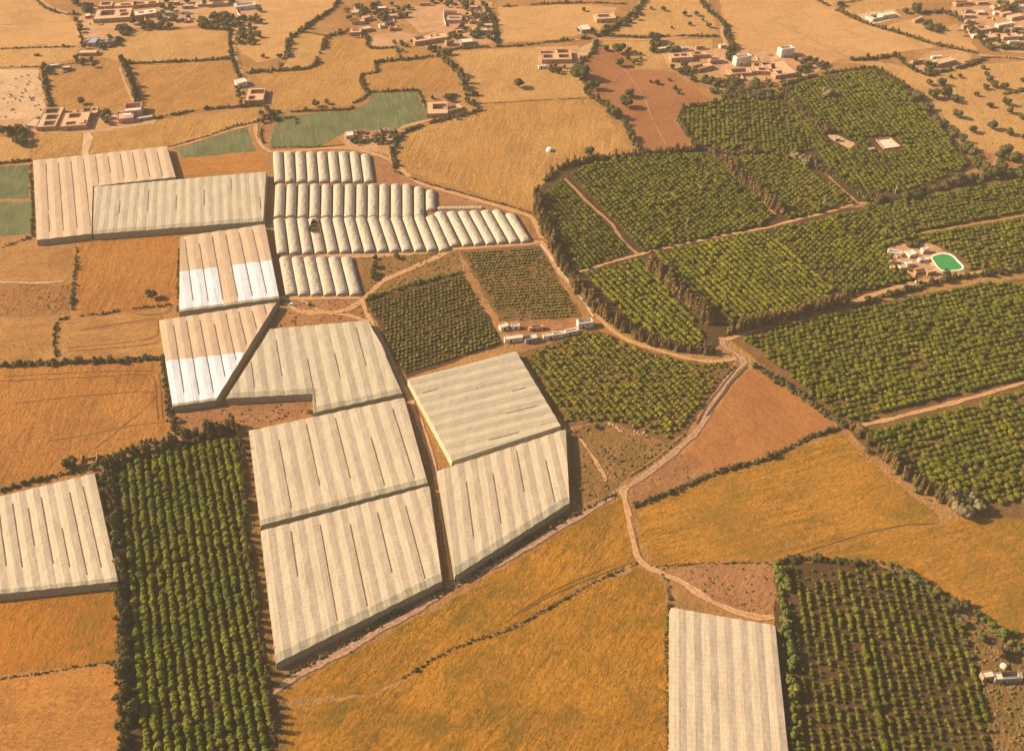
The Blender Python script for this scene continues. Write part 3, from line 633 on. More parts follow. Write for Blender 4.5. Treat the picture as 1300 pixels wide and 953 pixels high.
for i in range(14):
    tunnel(o6(tx[i]+27, 240-i*1.0), o6(bx[i]+29, 429-i*1.3), 'torn polytunnel with a dark hole in its cover, third tunnel row' if i == 3 else nth(i, 'third tunnel row'), 7.6, seed=50+i, torn=(i == 3))
tx = [905,965,1022,1080,1138,1195,1262]; bx = [982,1046,1105,1165,1222,1284,1344]
for i in range(7):
    tunnel(o6(tx[i]+25, 206-i*1.8+(18 if i == 6 else 0)), o6(bx[i]+29, 390-i*3.6), f'white slanting polytunnel, {ORD[i]} from the left in the stepped right group' , 7.5, seed=70+i)
tx = [117,178,240,302,365,430]; bx = [150,215,280,345,410,478]
for i in range(6):
    tunnel(o6(tx[i]+27, 434), o6(bx[i]+30, 638), nth(i, 'lowest short tunnel row'), 8.0, seed=80+i)
# ------------------------------------------------------------------ foliage templates (numpy: V, triangles, quads)
def ico(sub):
    bm = bmesh.new(); bmesh.ops.create_icosphere(bm, subdivisions=sub, radius=1)
    V = np.array([v.co[:] for v in bm.verts]); F = np.array([[v.index for v in f.verts] for f in bm.faces]); bm.free(); return V, F
ICO1S = ico(1); ICO1, ICO2 = ico(2), ico(3)
def cards(rs, P, Nn, size, up=0.0):
    """small leaf faces at points P, roughly facing Nn"""
    n = len(P); A = rs.normal(size=(n, 3)); A -= (A*Nn).sum(1)[:, None]*Nn*.6; A /= np.linalg.norm(A, axis=1)[:, None]
    if up: A = A*(1-up)+np.array([0, 0, 1])*up; A /= np.linalg.norm(A, axis=1)[:, None]
    B = np.cross(Nn, A); B /= (np.linalg.norm(B, axis=1)[:, None]+1e-6)
    s = (size*(.6+.8*rs.rand(n)))[:, None]; A = A*s*(1.0+up*1.6); B = B*s*(.6-.25*up)
    V = np.stack([P-A-B*.4, P-A*.1-B, P+A+B*.1, P+A*.1+B], 1).reshape(-1, 3)
    return V, np.arange(4*n).reshape(n, 4)
def template(seed, lobes, nleaf, size, sub=1, squash=.85, jitter=.22, core=.84):
    """unit crown: radius about 1, standing on z=0, top at about 1.7*squash"""
    rs = np.random.RandomState(seed); V = []; F = []; LV = []; LN = []; b = 0
    base = ICO1 if sub == 1 else ICO2
    for (cx, cy, cz, r) in lobes:
        v = base[0]*(1+rs.uniform(-jitter, jitter, (len(base[0]), 1)))*r*core
        v = v*np.array([1, 1, squash])+np.array([cx, cy, cz]); V.append(v); F.append(base[1]+b); b += len(v)
        k = max(4, int(nleaf*r*r/sum(l[3]**2 for l in lobes))); d = rs.normal(size=(k, 3)); d /= np.linalg.norm(d, axis=1)[:, None]
        d[:, 2] = np.where(d[:, 2] < -.5, -d[:, 2], d[:, 2])
        LV.append(d*r*rs.uniform(.80, 1.10, (k, 1))*np.array([1, 1, squash])+np.array([cx, cy, cz])); LN.append(d)
    LV, LN = np.concatenate(LV), np.concatenate(LN); q = cards(rs, LV, LN, size)
    V = np.concatenate(V); V = np.concatenate([V, q[0]]); return V, np.concatenate(F), q[1]+b
def lobes(seed, n, spread=.55, r=(.45, .65), z=.9):
    rs = np.random.RandomState(seed); out = [(0, 0, z, .72)]
    for i in range(n):
        a = rs.rand()*6.28; d = spread*(.6+.5*rs.rand()); out.append((math.cos(a)*d, math.sin(a)*d, z+rs.uniform(-.3, .35), rs.uniform(*r)))
    return out
def plume(seed, nleaf=230, lean=.12):
    """tall feathery windbreak tree: height 1, ragged, broad skirt and several spiky leaders"""
    rs = np.random.RandomState(seed); V = []; F = []; b = 0; LV = []; LN = []
    blobs = []
    for s in range(3):
        ox, oy = rs.uniform(-.13, .13, 2); top = 1.0 if s == 0 else rs.uniform(.6, .9); lx, ly = rs.uniform(-lean, lean, 2)
        for i in range(5):
            z = .08+(top-.12)*i/4; r = (.17-.022*i)*rs.uniform(.8, 1.2)
            blobs.append((ox*(1+.3*z)+lx*z*z, oy*(1+.3*z)+ly*z*z, z, r))
    for (cx, cy, z, r) in blobs:
        v = ICO1S[0]*(1+rs.uniform(-.3, .3, (12, 1)))*r*.75*np.array([1, 1, 1.5])+np.array([cx, cy, z]); V.append(v); F.append(ICO1S[1]+b); b += 12
        k = nleaf//len(blobs)+1; d = rs.normal(size=(k, 3)); d[:, 2] = d[:, 2]*.6+.35; d /= np.linalg.norm(d, axis=1)[:, None]
        LV.append(d*r*rs.uniform(.7, 1.25, (k, 1))*np.array([1, 1, 1.7])+np.array([cx, cy, z])); LN.append(d)
    q = cards(rs, np.concatenate(LV), np.concatenate(LN), .042, .55); V = np.concatenate(V)
    return np.concatenate([V, q[0]]), np.concatenate(F), q[1]+b
T_ORCH = [template(100+i, lobes(100+i, 2, .42, (.42, .58)), 70, .20, 1, .9) for i in range(5)]
T_SMALL = [template(120+i, lobes(120+i, 1, .3, (.45, .55), .8), 34, .26, 1, .9) for i in range(4)]
T_CLUMP = [template(140+i, lobes(140+i, 2, .6, (.4, .6), .7), 55, .22, 1, .85, .3) for i in range(6)]
T_TREE = [template(160+i, lobes(160+i, 9, .62, (.34, .56), .95), 420, .10, 2, .8, .16) for i in range(6)]
T_PLUME = [plume(180+i) for i in range(6)]
def me_of(T, m, name): return np_mesh(name, T[0], T[1], T[2], [M[m]], link=False)
def merge(name, inst, temps, mat, rs):
    """inst: rows x,y,z,sx,sz ; one mesh of many plants"""
    inst = np.asarray(inst, float); pick = rs.randint(0, len(temps), len(inst)); VV, TT, QQ = [], [], []; b = 0
    for k, (V, F, q) in enumerate(temps):
        I = inst[pick == k]
        if not len(I): continue
        a = rs.rand(len(I))*6.283; ca, sa = np.cos(a)[:, None], np.sin(a)[:, None]
        X = (V[None, :, 0]*ca-V[None, :, 1]*sa)*I[:, 3:4]+I[:, 0:1]; Y = (V[None, :, 0]*sa+V[None, :, 1]*ca)*I[:, 3:4]+I[:, 1:2]
        Zz = V[None, :, 2]*I[:, 4:5]+I[:, 2:3]
        VV.append(np.stack([X, Y, Zz], 2).reshape(-1, 3)); off = (np.arange(len(I))*len(V))[:, None, None]+b
        TT.append((F[None]+off).reshape(-1, 3)); QQ.append((q[None]+off).reshape(-1, 4)); b += len(I)*len(V)
    return np_mesh(name, np.concatenate(VV), np.concatenate(TT), np.concatenate(QQ), [mat])

# ------------------------------------------------------------------ orchards
def inpoly(x, y, P):
    c = False; j = len(P)-1
    for i in range(len(P)):
        if (P[i][1] > y) != (P[j][1] > y) and x < (P[j][0]-P[i][0])*(y-P[i][1])/(P[j][1]-P[i][1])+P[i][0]: c = not c
        j = i
    return c
ORCH = [
 ([(1096,262),(1112,262),(1150,265),(1158,290),(1160,305),(1128,312),(1118,290)],((1100,265),(1140,305)),4.0,3.7,2.0,3.1,'A',.05,'x'),  # polygon, row direction (two photo points), row spacing, tree spacing, crown radius, height, kind, skip, label place
 ([(147,603),(178,585),(215,573),(270,562),(300,556),(316,662),(338,862),(348,960),(176,960),(163,745)],((185,620),(212,862)),4.2,2.3,1.66,3.4,'B',.01,'dense row orchard between the left net houses'),
 ([(466,384),(588,350),(636,436),(516,476)],((470,390),(600,352)),3.3,2.7,1.15,2.1,'S',.03,'x'),
 ([(588,322),(684,315),(734,400),(639,409)],((600,340),(690,334)),3.2,2.3,1.05,1.5,'S',.06,'x'),
 ([(666,450),(757,421),(800,441),(868,462),(926,461),(905,490),(862,546),(845,557),(772,532),(720,538)],((750,425),(862,540)),3.9,2.5,1.5,2.5,'Y',.05,'open diagonal orchard'),
 ([(690,244),(714,229),(804,320),(738,343),(712,312),(694,280)],((715,240),(790,318)),3.5,2.7,1.6,2.7,'A',.02,'x'),
 ([(721,223),(745,211),(792,201),(870,195),(904,199),(982,270),(972,286),(814,321)],((735,230),(815,315)),4.0,3.7,2.05,3.2,'A',.01,'x'),
 ([(740,347),(815,328),(897,428),(885,438),(850,436),(795,405)],((770,345),(862,435)),4.2,2.2,1.72,2.7,'Y',.03,'x'),
 ([(831,323),(975,293),(1062,374),(1050,383),(985,400),(925,412)],((850,325),(925,400)),4.2,2.2,1.72,2.7,'Y',.02,'x'),
 ([(977,293),(1060,275),(1095,268),(1118,293),(1145,335),(1160,354),(1073,377)],((990,296),(1070,362)),4.0,3.7,2.1,3.2,'A',.02,'x'),
 ([(922,200),(1003,197),(1084,258),(1000,280),(990,270)],((935,205),(1000,265)),4.2,3.9,2.1,3.3,'A',.03,'x'),
 ([(1003,112),(1048,98),(1107,89),(1155,119),(1192,160),(1228,212),(1150,243),(1095,246),(1050,212),(1000,135)],((1010,120),(1100,245)),4.0,3.7,2.1,3.2,'A',.02,'x'),
 ([(867,153),(876,139),(940,129),(988,130),(1035,165),(1048,190),(1000,194),(925,192),(888,184)],((880,150),(980,135)),4.2,4.0,2.1,3.2,'A',.04,'x'),
 ([(1120,263),(1190,246),(1300,228),(1372,217),(1372,259),(1160,295)],((1120,264),(1300,232)),3.9,3.5,1.95,2.9,'A',.04,'x'),
 ([(1164,300),(1300,278),(1372,268),(1372,326),(1232,346),(1226,330),(1205,320),(1170,312)],((1172,302),(1300,281)),3.9,3.5,1.95,2.9,'A',.04,'x'),
 ([(940,430),(1000,413),(1078,397),(1200,368),(1250,361),(1300,361),(1372,350),(1372,462),(1300,480),(1090,535),(1066,530),(985,463)],((950,433),(1280,363)),4.0,3.6,2.12,3.2,'A',.03,'orchard above the bright diagonal road'),
 ([(1098,550),(1300,493),(1372,476),(1372,648),(1300,640),(1225,640),(1170,612),(1130,580)],((1100,551),(1300,497)),4.0,3.6,2.15,3.2,'A',.03,'orchard below the bright diagonal road'),
 ([(1006,722),(1105,726),(1160,740),(1205,765),(1232,820),(1262,960),(1010,960)],((1060,730),(1085,860)),4.2,2.2,1.18,2.4,'D',.05,'small bottom right orchard'),
]
HOLES = [[(1045,168),(1064,168),(1090,182),(1082,194),(1058,184)], [(1100,174),(1136,174),(1148,194),(1105,194)], [(1122,316),(1150,306),(1186,309),(1230,338),(1222,352),(1150,355)]]
HOLEW = [[at2(*p) for p in h] for h in HOLES]
allt = {'A': [], 'B': [], 'S': [], 'D': [], 'Y': []}
rs = np.random.RandomState(5)
for (poly, dr, row, sp, rad, ht, kind, skip, place) in ORCH:
    W = [at2(*p) for p in poly]; a, b = np.array(at2(*dr[0])), np.array(at2(*dr[1])); D = (b-a)/np.linalg.norm(b-a); Nn = np.array([-D[1], D[0]])
    c = np.mean(np.array(W), axis=0); ext = max(np.linalg.norm(np.array(p)-c) for p in W); nr = int(ext/row)+1; ns = int(ext/sp)+1
    for i in range(-nr, nr+1):
        off = rs.rand()*sp if kind in 'BD' else (.5*sp if i % 2 else 0)
        rowk = rs.uniform(.9, 1.08)
        for j in range(-ns, ns+1):
            p = c+Nn*(i*row+rs.normal()*.18)+D*(j*sp+off+rs.normal()*.25)
            if not inpoly(p[0], p[1], W) or any(inpoly(p[0], p[1], h) for h in HOLEW): continue
            gap = mnoise.noise(Vector((p[0]*.035, p[1]*.035, 7)))
            if rs.rand() < skip*(1+3*max(0, gap)*2): continue
            k = rs.uniform(.72, 1.2)*rowk*(1-.25*max(0, gap)); s = rs.uniform(.5, .75) if rs.rand() < .04 else 1
            xx = 1.0
            if kind == 'D':
                px, py = proj(p[0], p[1])
                u = (px-1078)-(py-760)*.24
                if abs(u) < 8: xx = 1.5
            allt[kind].append((p[0], p[1], -.15, rad*1.32*k*s*xx, ht/1.6*k*s*xx, place))
def depth(t): return math.hypot(t[0], t[1], CAMH)
def inframe(t):
    x, y = proj(t[0], t[1], 1.5); return -6 < x < 1306 and -6 < y < 959
nz = {}
def orchard(kind, name, temps, mat, cat, labelf, stufflabel, group):
    L = [t for t in allt[kind] if inframe(t)]; L.sort(key=lambda t: depth(t)/t[3]); ind = L[:298]; ids = set(id(t) for t in ind)
    rest = [t for t in allt[kind] if id(t) not in ids]
    ms = [me_of(T, mat, name) for T in temps]
    for t in ind:
        o = bpy.data.objects.new(name, ms[rs.randint(len(ms))]); C.objects.link(o)
        o.location = (t[0], t[1], t[2]); o.scale = (t[3], t[3], t[4]); o.rotation_euler = (0, 0, rs.rand()*6.28)
        tag(o, labelf(t), cat, group+' ('+t[5]+')' if t[5] != 'x' else group)
    if rest: tag(merge(name+'_mass', [t[:5] for t in rest], temps, M[mat], rs), stufflabel, cat, None, 'stuff')
orchard('B', 'row_tree', T_ORCH, 'leafB', 'orchard tree', lambda t: 'leafy tree in the dense dark rows between the left net houses', 'remaining leafy trees in the dense rows between the left net houses', 'dense row trees')
orchard('A', 'citrus_tree', T_ORCH, 'leafA', 'citrus tree', lambda t: 'round green tree of the '+(t[5] if t[5] != 'x' else 'central walled orchards'), 'thousands of round green trees in the big orchards at centre and right', 'citrus trees')
orchard('Y', 'bright_row_tree', T_ORCH, 'leafR', 'orchard tree', lambda t: 'bright green tree in tight rows, '+(t[5] if t[5] != 'x' else 'beside the short diagonal windbreak'), 'remaining bright green trees in tight rows around the short diagonal windbreak and the farm', 'bright row trees')
orchard('D', 'young_tree', T_ORCH, 'leafA', 'young tree', lambda t: 'small spaced tree casting a shadow in the bottom right orchard', 'remaining small spaced trees of the bottom right orchard', 'small spaced orchard trees')
orchard('S', 'sapling', T_SMALL, 'leafS', 'sapling', lambda t: 'tiny dotted sapling in the two fine textured plots at centre', 'remaining tiny saplings in the two fine textured plots at centre', 'saplings in thin rows')

# ------------------------------------------------------------------ windbreak rows of tall feathery trees
PM = {m: [me_of(T, m, 'windbreak_tree') for T in T_PLUME] for m in ('leafD', 'leafF')}
def windbreak(pts, spacing, ht, m, label, wid=1.0, jitter=.8):
    L = smooth_line([at2(*p) for p in pts], 1.0); acc = 0
    for i in range(1, len(L)):
        acc += np.linalg.norm(L[i]-L[i-1])
        if acc >= spacing:
            acc = rs.uniform(-.3, .3)*spacing; h = ht*rs.uniform(.72, 1.15)
            o = bpy.data.objects.new('windbreak_tree', PM[m][rs.randint(6)]); C.objects.link(o)
            o.location = (L[i][0]+rs.normal()*jitter, L[i][1]+rs.normal()*jitter, 0); w = h*rs.uniform(.85, 1.2)*wid*.95
            o.scale = (w, w, h); o.rotation_euler = (0, 0, rs.rand()*6.28); tag(o, label, 'windbreak tree', label+' group')
windbreak([(683,246),(684,275),(700,312),(716,345),(740,378),(765,402),(795,420)], 3.8, 10, 'leafD', 'tall brown feathery tree in the curved row above the farm', 1.3)
windbreak([(795,420),(830,438),(870,446),(908,447)], 4.0, 7.5, 'leafD', 'tall feathery tree at the lower tip of the walled orchards', 1.4)
windbreak([(690,230),(712,214),(745,206),(795,199),(850,194),(888,190)], 4.2, 6.5, 'leafE' if 0 else 'leafD', 'feathery tree in the row under the terracotta ploughed field', 1.3)
windbreak([(822,337),(848,362),(875,388),(897,410)], 2.6, 11.5, 'leafD', 'tall brown feathery tree in the short diagonal row inside the orchard', 1.3)
windbreak([(922,424),(955,416),(985,408),(1030,396),(1075,384)], 3.2, 10.5, 'leafD', 'tall brown feathery tree lining the lane to the pond', 1.2)
windbreak([(905,198),(930,222),(960,246),(990,272)], 3.0, 10.5, 'leafD', 'pale brown feathery tree in the diagonal row near the first pole', 1.4)
windbreak([(997,118),(1012,138),(1030,155),(1048,170)], 6, 7, 'leafD', 'feathery tree between the two uppermost orchards', 1.4)
windbreak([(1098,556),(1120,578),(1150,604),(1180,626),(1215,646)], 2.9, 9.5, 'leafD', 'tall reddish brown plume tree beside the golden field at right', 1.1)
windbreak([(140,602),(146,640),(152,700),(158,780),(160,862),(163,950)], 3.8, 7.5, 'leafF', 'dark plume tree in the column left of the dense orchard', 1.5)
windbreak([(130,603),(160,586),(200,572),(240,558),(270,550),(303,543)], 3.0, 8.5, 'leafF', 'dark spiky tree in the row along the top of the dense orchard', 1.2)
windbreak([(303,545),(310,600),(312,660),(322,740),(330,800),(341,862),(350,950)], 4.4, 6.5, 'leafD', 'brown feathery tree in the column right of the dense orchard', 1.1, .3)

# ------------------------------------------------------------------ hedges
HEDGES = [
 ([(128,606),(160,588),(200,575),(240,561),(270,553),(303,546)],5,4.2,'leafF','dense dark undergrowth along the top of the dense orchard'),
 ([(136,606),(143,640),(149,700),(155,780),(157,862),(160,950)],5,4.2,'leafF','dense dark undergrowth left of the dense orchard'),
 ([(684,250),(687,275),(703,312),(719,345),(743,378),(768,402),(798,420),(830,436),(870,443),(905,445)],4,4,'leafG','dense dark undergrowth inside the curved windbreak'),
 ([(692,230),(714,214),(745,206),(795,199),(850,194),(885,190)],4,3.6,'leafG','dense dark undergrowth under the terracotta ploughed field'),
 ([(824,338),(850,363),(877,389),(898,410)],3.6,4.5,'leafD','thick brown base of the short diagonal windbreak'),
 ([(922,424),(955,416),(985,408),(1030,396),(1075,384)],4,4.5,'leafD','thick brown base of the windbreak along the pond lane'),
 ([(907,199),(932,223),(962,247),(990,271)],4,4.5,'leafD','thick brown base of the windbreak near the first pole'),
 ([(888,190),(930,196),(965,194),(1000,196)],4.5,4,'leafD','brown hedge between the upper and the central orchards'),
 ([(1003,196),(1040,215),(1065,228),(1088,240)],3,3,'leafG','scruffy hedge along the lane at the uppermost orchard foot'),
 ([(990,120),(1010,140),(1030,158),(1045,170)],3,3.4,'leafD','brown hedge between the two uppermost orchards'),  # points, width, height, leaf, label
 ([(0,62.5),(60,60.5),(100,60)],2.2,1.6,'leafG','thin hedge under the smooth top left field'),
 ([(0,86),(50,85),(98,81),(112,76)],1.6,1.3,'leafG','dark low hedge above the sandy plot'),
 ([(46,0),(60,12),(80,18),(100,19)],2.4,2.2,'leafG','curved hedge entering the top left village'),
 ([(55,86),(60,118),(66,136),(73,150)],3.2,2.8,'leafG','bushy hedge between sandy plot and straw field'),
 ([(60,93.5),(75,94.5),(90,90)],3.2,2.6,'leafG','short hedge below the two pale sheds'),
 ([(154,76),(160,86),(170,112),(177,134)],3.4,4.6,'leafE','tall shadow casting hedge between two straw fields'),
 ([(158,81),(220,79),(292,75)],2.6,2.2,'leafG','straight hedge on top of the large straw field'),
 ([(128,61),(147,59),(158,44),(166,36)],3.4,3,'leafE','dark hedge beside the village threshing ground'),
 ([(292,38),(292,60),(297,80),(304,100)],2.8,2.4,'leafG','hedge along the village lane'),
 ([(195,151),(225,145),(265,139),(335,134)],2.8,2.4,'leafG','hedge under the large straw field'),
 ([(215,187),(240,180),(270,171),(300,160),(325,157)],1.8,1.4,'leafG','low hedge curving over the green wedge'),
 ([(0,208),(40,204)],2.6,2,'leafG','dark hedge over the left green crop'),
 ([(39,210),(40,240),(42,270),(41,300)],2,1.6,'leafG','weedy hedge left of the L shaped net house'),
 ([(2,315),(20,308),(42,300)],2.2,1.4,'leafG','short dark hedge below the left green crop'),
 ([(430,3),(420,14),(402,25),(387,37),(372,47),(365,58),(364,73)],4.2,3.2,'leafG','thick curving hedge right of the striped tan field'),
 ([(435,42),(417,47),(410,60),(404,73),(395,86),(357,90),(325,92),(306,97)],3.6,3,'leafG','thick hedge winding under the rounded small field'),
 ([(387,41),(411,45),(428,45),(443,38)],2,1.6,'leafG','thin hedge on top of the rounded small field'),
 ([(467,47),(470,61),(500,61)],3,2.6,'leafG','L shaped hedge around the pinkish fallow plot'),
 ([(500,52),(510,75),(530,74),(552,71)],2.4,2.4,'leafG','hedge around the garden of the long adobe house'),
 ([(556,72),(520,76),(480,80),(478,92),(460,96),(461,110),(469,117),(500,116),(526,115)],3,2.6,'leafG','stepped hedge above the green crop field'),
 ([(469,117),(461,126),(447,132),(444,139),(400,141),(352,144),(345,150),(322,155)],2.6,2,'leafG','dark hedge along the top of the green crop field'),
 ([(557,70),(570,82),(585,97),(592,116)],4.8,4.6,'leafG','tall ragged hedge running down from the long adobe house'),
 ([(530,115),(537,127),(545,145)],2.6,2,'leafG','short hedge right of the green crop field'),
 ([(547,126),(570,123),(588,122),(608,122)],3.4,3,'leafG','hedge behind the small farm above the tunnels'),
 ([(610,132),(650,130),(697,127),(745,125)],1.2,.9,'leafG','very thin hedge dividing the golden fields'),
 ([(502,214),(499,195),(503,180),(518,167),(550,156),(580,149),(610,140)],4,2.8,'leafG','thick hedge on the inner edge of the farm track'),
 ([(500,218),(530,229),(560,238),(600,249),(650,263),(675,271)],1.8,1.2,'leafG','low hedge above the tunnels and their track'),
 ([(612,4),(623,20),(630,40),(629,55)],3.2,3,'leafE','hedge at the right side of the upper village'),
 ([(566,64),(600,61),(650,59),(700,54),(757,48)],2.6,2.2,'leafG','long straight double hedge at top centre'),
 ([(757,53),(752,66),(742,76),(732,84)],3.6,3.2,'leafG','diagonal hedge beside the bright threshing ground'),
 ([(760,47),(785,32),(800,20),(813,8),(815,0)],4.2,4,'leafG','tall hedge rising from the double court farm'),
 ([(640,9),(700,5),(750,4),(795,6)],2.4,2.2,'leafG','hedge along the top edge at centre'),
 ([(738,86),(742,104),(748,121),(770,136),(790,153),(801,174),(813,192)],4.2,3.4,'leafG','bushy hedge between golden and terracotta fields'),
 ([(775,46),(825,48),(850,46),(875,46),(912,47)],2.6,2,'leafG','hedge over the dry bushy patch'),
 ([(890,3),(902,16),(918,30),(925,48),(931,66)],4,3.6,'leafE','dark hedge at the left of the huge tan field'),
 ([(1037,0),(1075,20),(1107,33),(1150,45),(1187,57),(1242,68)],3.2,3,'leafG','long diagonal hedge at upper right'),
 ([(1082,77),(1110,75),(1137,72),(1152,84),(1175,95),(1200,91),(1225,85),(1248,76)],3.2,3,'leafE','hedge wrapped around the upper right farm'),
 ([(1225,80),(1245,75),(1268,73),(1300,76)],2,1.6,'leafG','thin hedge under the farm lane at right'),
 ([(1065,4),(1080,3),(1097,0)],1.8,1.6,'leafG','short hedge at the top edge right'),
 ([(1170,17),(1200,17),(1225,30),(1240,47),(1258,60),(1290,62)],4,3.8,'leafG','broad hedge below the upper right village'),
 ([(1275,120),(1290,117),(1310,113)],3.4,2.6,'leafG','short dark hedge at right edge among the scattered trees'),
 ([(993,110),(1010,104),(1048,94),(1107,86)],2.6,2.4,'leafE','dark hedge on top of the uppermost orchard'),
 ([(1107,86),(1135,101),(1162,120)],2.0,3.4,'leafE','straight hedge at the right of the uppermost orchard'),
 ([(868,138),(862,150),(870,168),(885,185)],3.8,3,'leafG','short curved hedge right of the terracotta field'),
 ([(872,137),(900,132),(925,128),(950,127),(985,124)],3.6,2.8,'leafE','hedge between olive grove and orchard'),
 ([(1085,392),(1120,378),(1150,370),(1190,358),(1225,352),(1300,343),(1370,336)],3.6,3.6,'leafE','long dark hedge running right from the orchard lane'),
 ([(1112,258),(1150,252),(1187,241),(1240,229),(1300,218),(1350,210)],6.5,5.5,'leafE','broad dark hedge under the uppermost orchard'),
 ([(98,316),(96,341),(93,366),(93,388),(92,402)],2.2,1.8,'leafG','broken hedge between the orange fields'),
 ([(73,407),(95,402),(135,398),(175,391),(222,387)],2.0,1.3,'leafG','thin hedge under the vertical rows field'),
 ([(73,410),(70,430),(71,457)],2.2,1.6,'leafG','short hedge crossing between orange fields'),
 ([(0,465),(20,463),(67,462),(100,460),(150,459),(207,455)],3.4,2.4,'leafG','dark green hedge on top of the largest orange field'),
 ([(207,457),(212,495),(217,530),(225,550)],3.4,2.4,'leafG','green hedge left of the whitewashed greenhouse'),
 ([(227,316),(226,350),(225,396)],1.2,1.0,'leafG','thin weedy hedge left of the whitewashed roof'),
 ([(0,624),(40,612),(65,606),(100,598)],2.8,1.8,'leafG','bushy hedge on top of the cut off net house'),
 ([(116,592),(140,580),(170,572),(190,560)],3.6,2.6,'leafY','bright hedge outside the dense orchard corner'),
 ([(365,856),(430,822),(500,783),(560,752),(610,728)],2.4,1.1,'leafG','weedy verge along the largest greenhouse'),
 ([(476,792),(490,785),(500,778)],2.2,1.0,'leafY','bright green tuft row beside the dirt road'),
 ([(600,728),(650,700),(690,675),(740,648),(782,627)],2.4,1.3,'leafG','dark verge between narrowing greenhouse and road'),
 ([(797,606),(830,585),(865,555),(887,521),(912,487),(937,460)],1.4,1.0,'leafG','low hedge on the upper side of the dirt road'),
 ([(510,862),(575,823),(650,797),(700,769),(750,741),(810,714)],1.6,1.0,'leafG','thin diagonal hedge between the two golden fields'),
 ([(805,642),(845,627),(900,604),(937,592),(975,582),(1025,557),(1062,544)],2.6,2.0,'leafG','dark winding hedge below the ploughed triangle'),
 ([(825,719),(900,715),(975,714),(990,713)],1.0,.7,'leafE','thin dark hedge line above the rough brown patch'),
 ([(840,728),(848,745),(848,778),(845,818),(847,862),(847,950)],1.8,1.2,'leafG','dark hedge left of the bottom net house'),
 ([(307,640),(309,700),(324,773),(338,863),(347,950)],2.2,1.6,'leafG','green verge left of the largest greenhouse'),
 ([(0,862),(60,853),(107,845),(150,840)],1.2,.8,'leafG','thin hedge line crossing the deep orange field'),
 ([(993,715),(1020,710),(1050,710),(1090,716)],2.8,2.0,'leafE','hedge on top of the bottom right orchard'),
 ([(1090,716),(1130,722),(1165,737),(1200,760)],4.2,2.2,'leafC','scrubby olive hedge at the upper right of the bottom orchard'),
 ([(1243,786),(1262,798),(1280,810),(1300,826),(1330,845)],4.2,3.6,'leafY','bright green thick hedge near the bottom right house'),
 ([(991,718),(994,750),(997,790),(1003,830),(1006,870),(1009,950)],4.4,4.6,'leafY','tall green hedge left of the bottom right orchard'),
 ([(958,464),(1000,493),(1040,521),(1070,543)],4.2,3,'leafG','brown green hedge between ploughed triangle and right orchard'),
 ([(1066,538),(1080,545),(1098,554)],4.4,3.8,'leafD','reddish brown bushes at the meeting of road and hedges'),
 ([(1125,268),(1140,285),(1160,300)],3,3,'leafG','short hedge above the pond yard'),
 ([(466,381),(500,369),(545,356),(588,346)],2.4,2.0,'leafY','greenish hedge on top of the dotted orchard'),
 ([(720,225),(750,256),(775,280),(806,316)],1.2,1.0,'leafG','low weedy line beside the diagonal orchard road'),
 ([(345,188),(370,187),(400,187),(436,184)],1.8,1.2,'leafG','low dark hedge between green crop and top tunnels'),
 ([(377,157),(372,150),(340,156),(331,170),(334,182)],2.0,2,'leafG','scrappy bushes at the left tip of the green crop'),
]
for (pts, w, h, m, lab) in HEDGES:
    w = w*(1.0 if m == 'leafG' else 1.25); h = h*1.05; L = smooth_line([at2(*p) for p in pts], max(.6, w*.30)); inst = []
    for p in L:
        dens = mnoise.noise(Vector((p[0]*.08, p[1]*.08, len(pts))))
        if dens < -.42 and h < 3.2: continue
        for q in range(2 if w > 2.5 else 1):
            k = rs.uniform(.6, 1.15)*(1+.35*dens); big = 1.7 if rs.rand() < .07 else (.6 if rs.rand() < .25 else 1); r = w*.36*k*big; hh = h/1.45*k*rs.uniform(.6, 1.2)*big
            inst.append((p[0]+rs.normal()*w*.26, p[1]+rs.normal()*w*.26, -.05, r, hh))
    if inst: tag(merge('hedge', inst, T_CLUMP, M[m], rs), lab, 'hedge')

# ------------------------------------------------------------------ single trees
TM = {m: [me_of(T, m, 'crown') for T in T_TREE] for m in ('leafE', 'leafC', 'leafG', 'leafH', 'leafY', 'leafD')}
trm = []
for i in range(3):
    t = MB(); r2 = random.Random(i); t.cyl((0, 0, -.1), (.03, .02, .55), .10, .07, 6)
    for a in range(4):
        an = a*1.6+r2.random(); t.cyl((.03, .02, .5), (math.cos(an)*.4, math.sin(an)*.4, .95), .05, .02, 5)
    o = t.build('trunk', M['bark']); trm.append(o.data); bpy.data.objects.remove(o)
def tree(x, y, r, h, m, label, name='field_tree', cat='tree', group=None, k=None):
    root = empty(name, (x, y, 0), rs.rand()*6.28); tag(root, label, cat, group)
    c = bpy.data.objects.new('crown', TM[m][rs.randint(6)]); C.objects.link(c); c.parent = root
    c.location = (0, 0, -h*.08); c.scale = (r*1.0, r*1.0, h*.62)
    t = bpy.data.objects.new('trunk', trm[rs.randint(3)]); C.objects.link(t); t.parent = root; t.scale = (r*.8, r*.8, h*.45)
    return root
def ptree(px, py, wpx, m, label, asp=.85, **k):
    """px,py: middle of the crown in the photo; wpx: crown width"""
    s = mpp(px, py); r = wpx*s/2; h = 2*r*asp; x, y, _ = at(px, py, h*.5); return tree(x, y, r, h, m, label, **k)
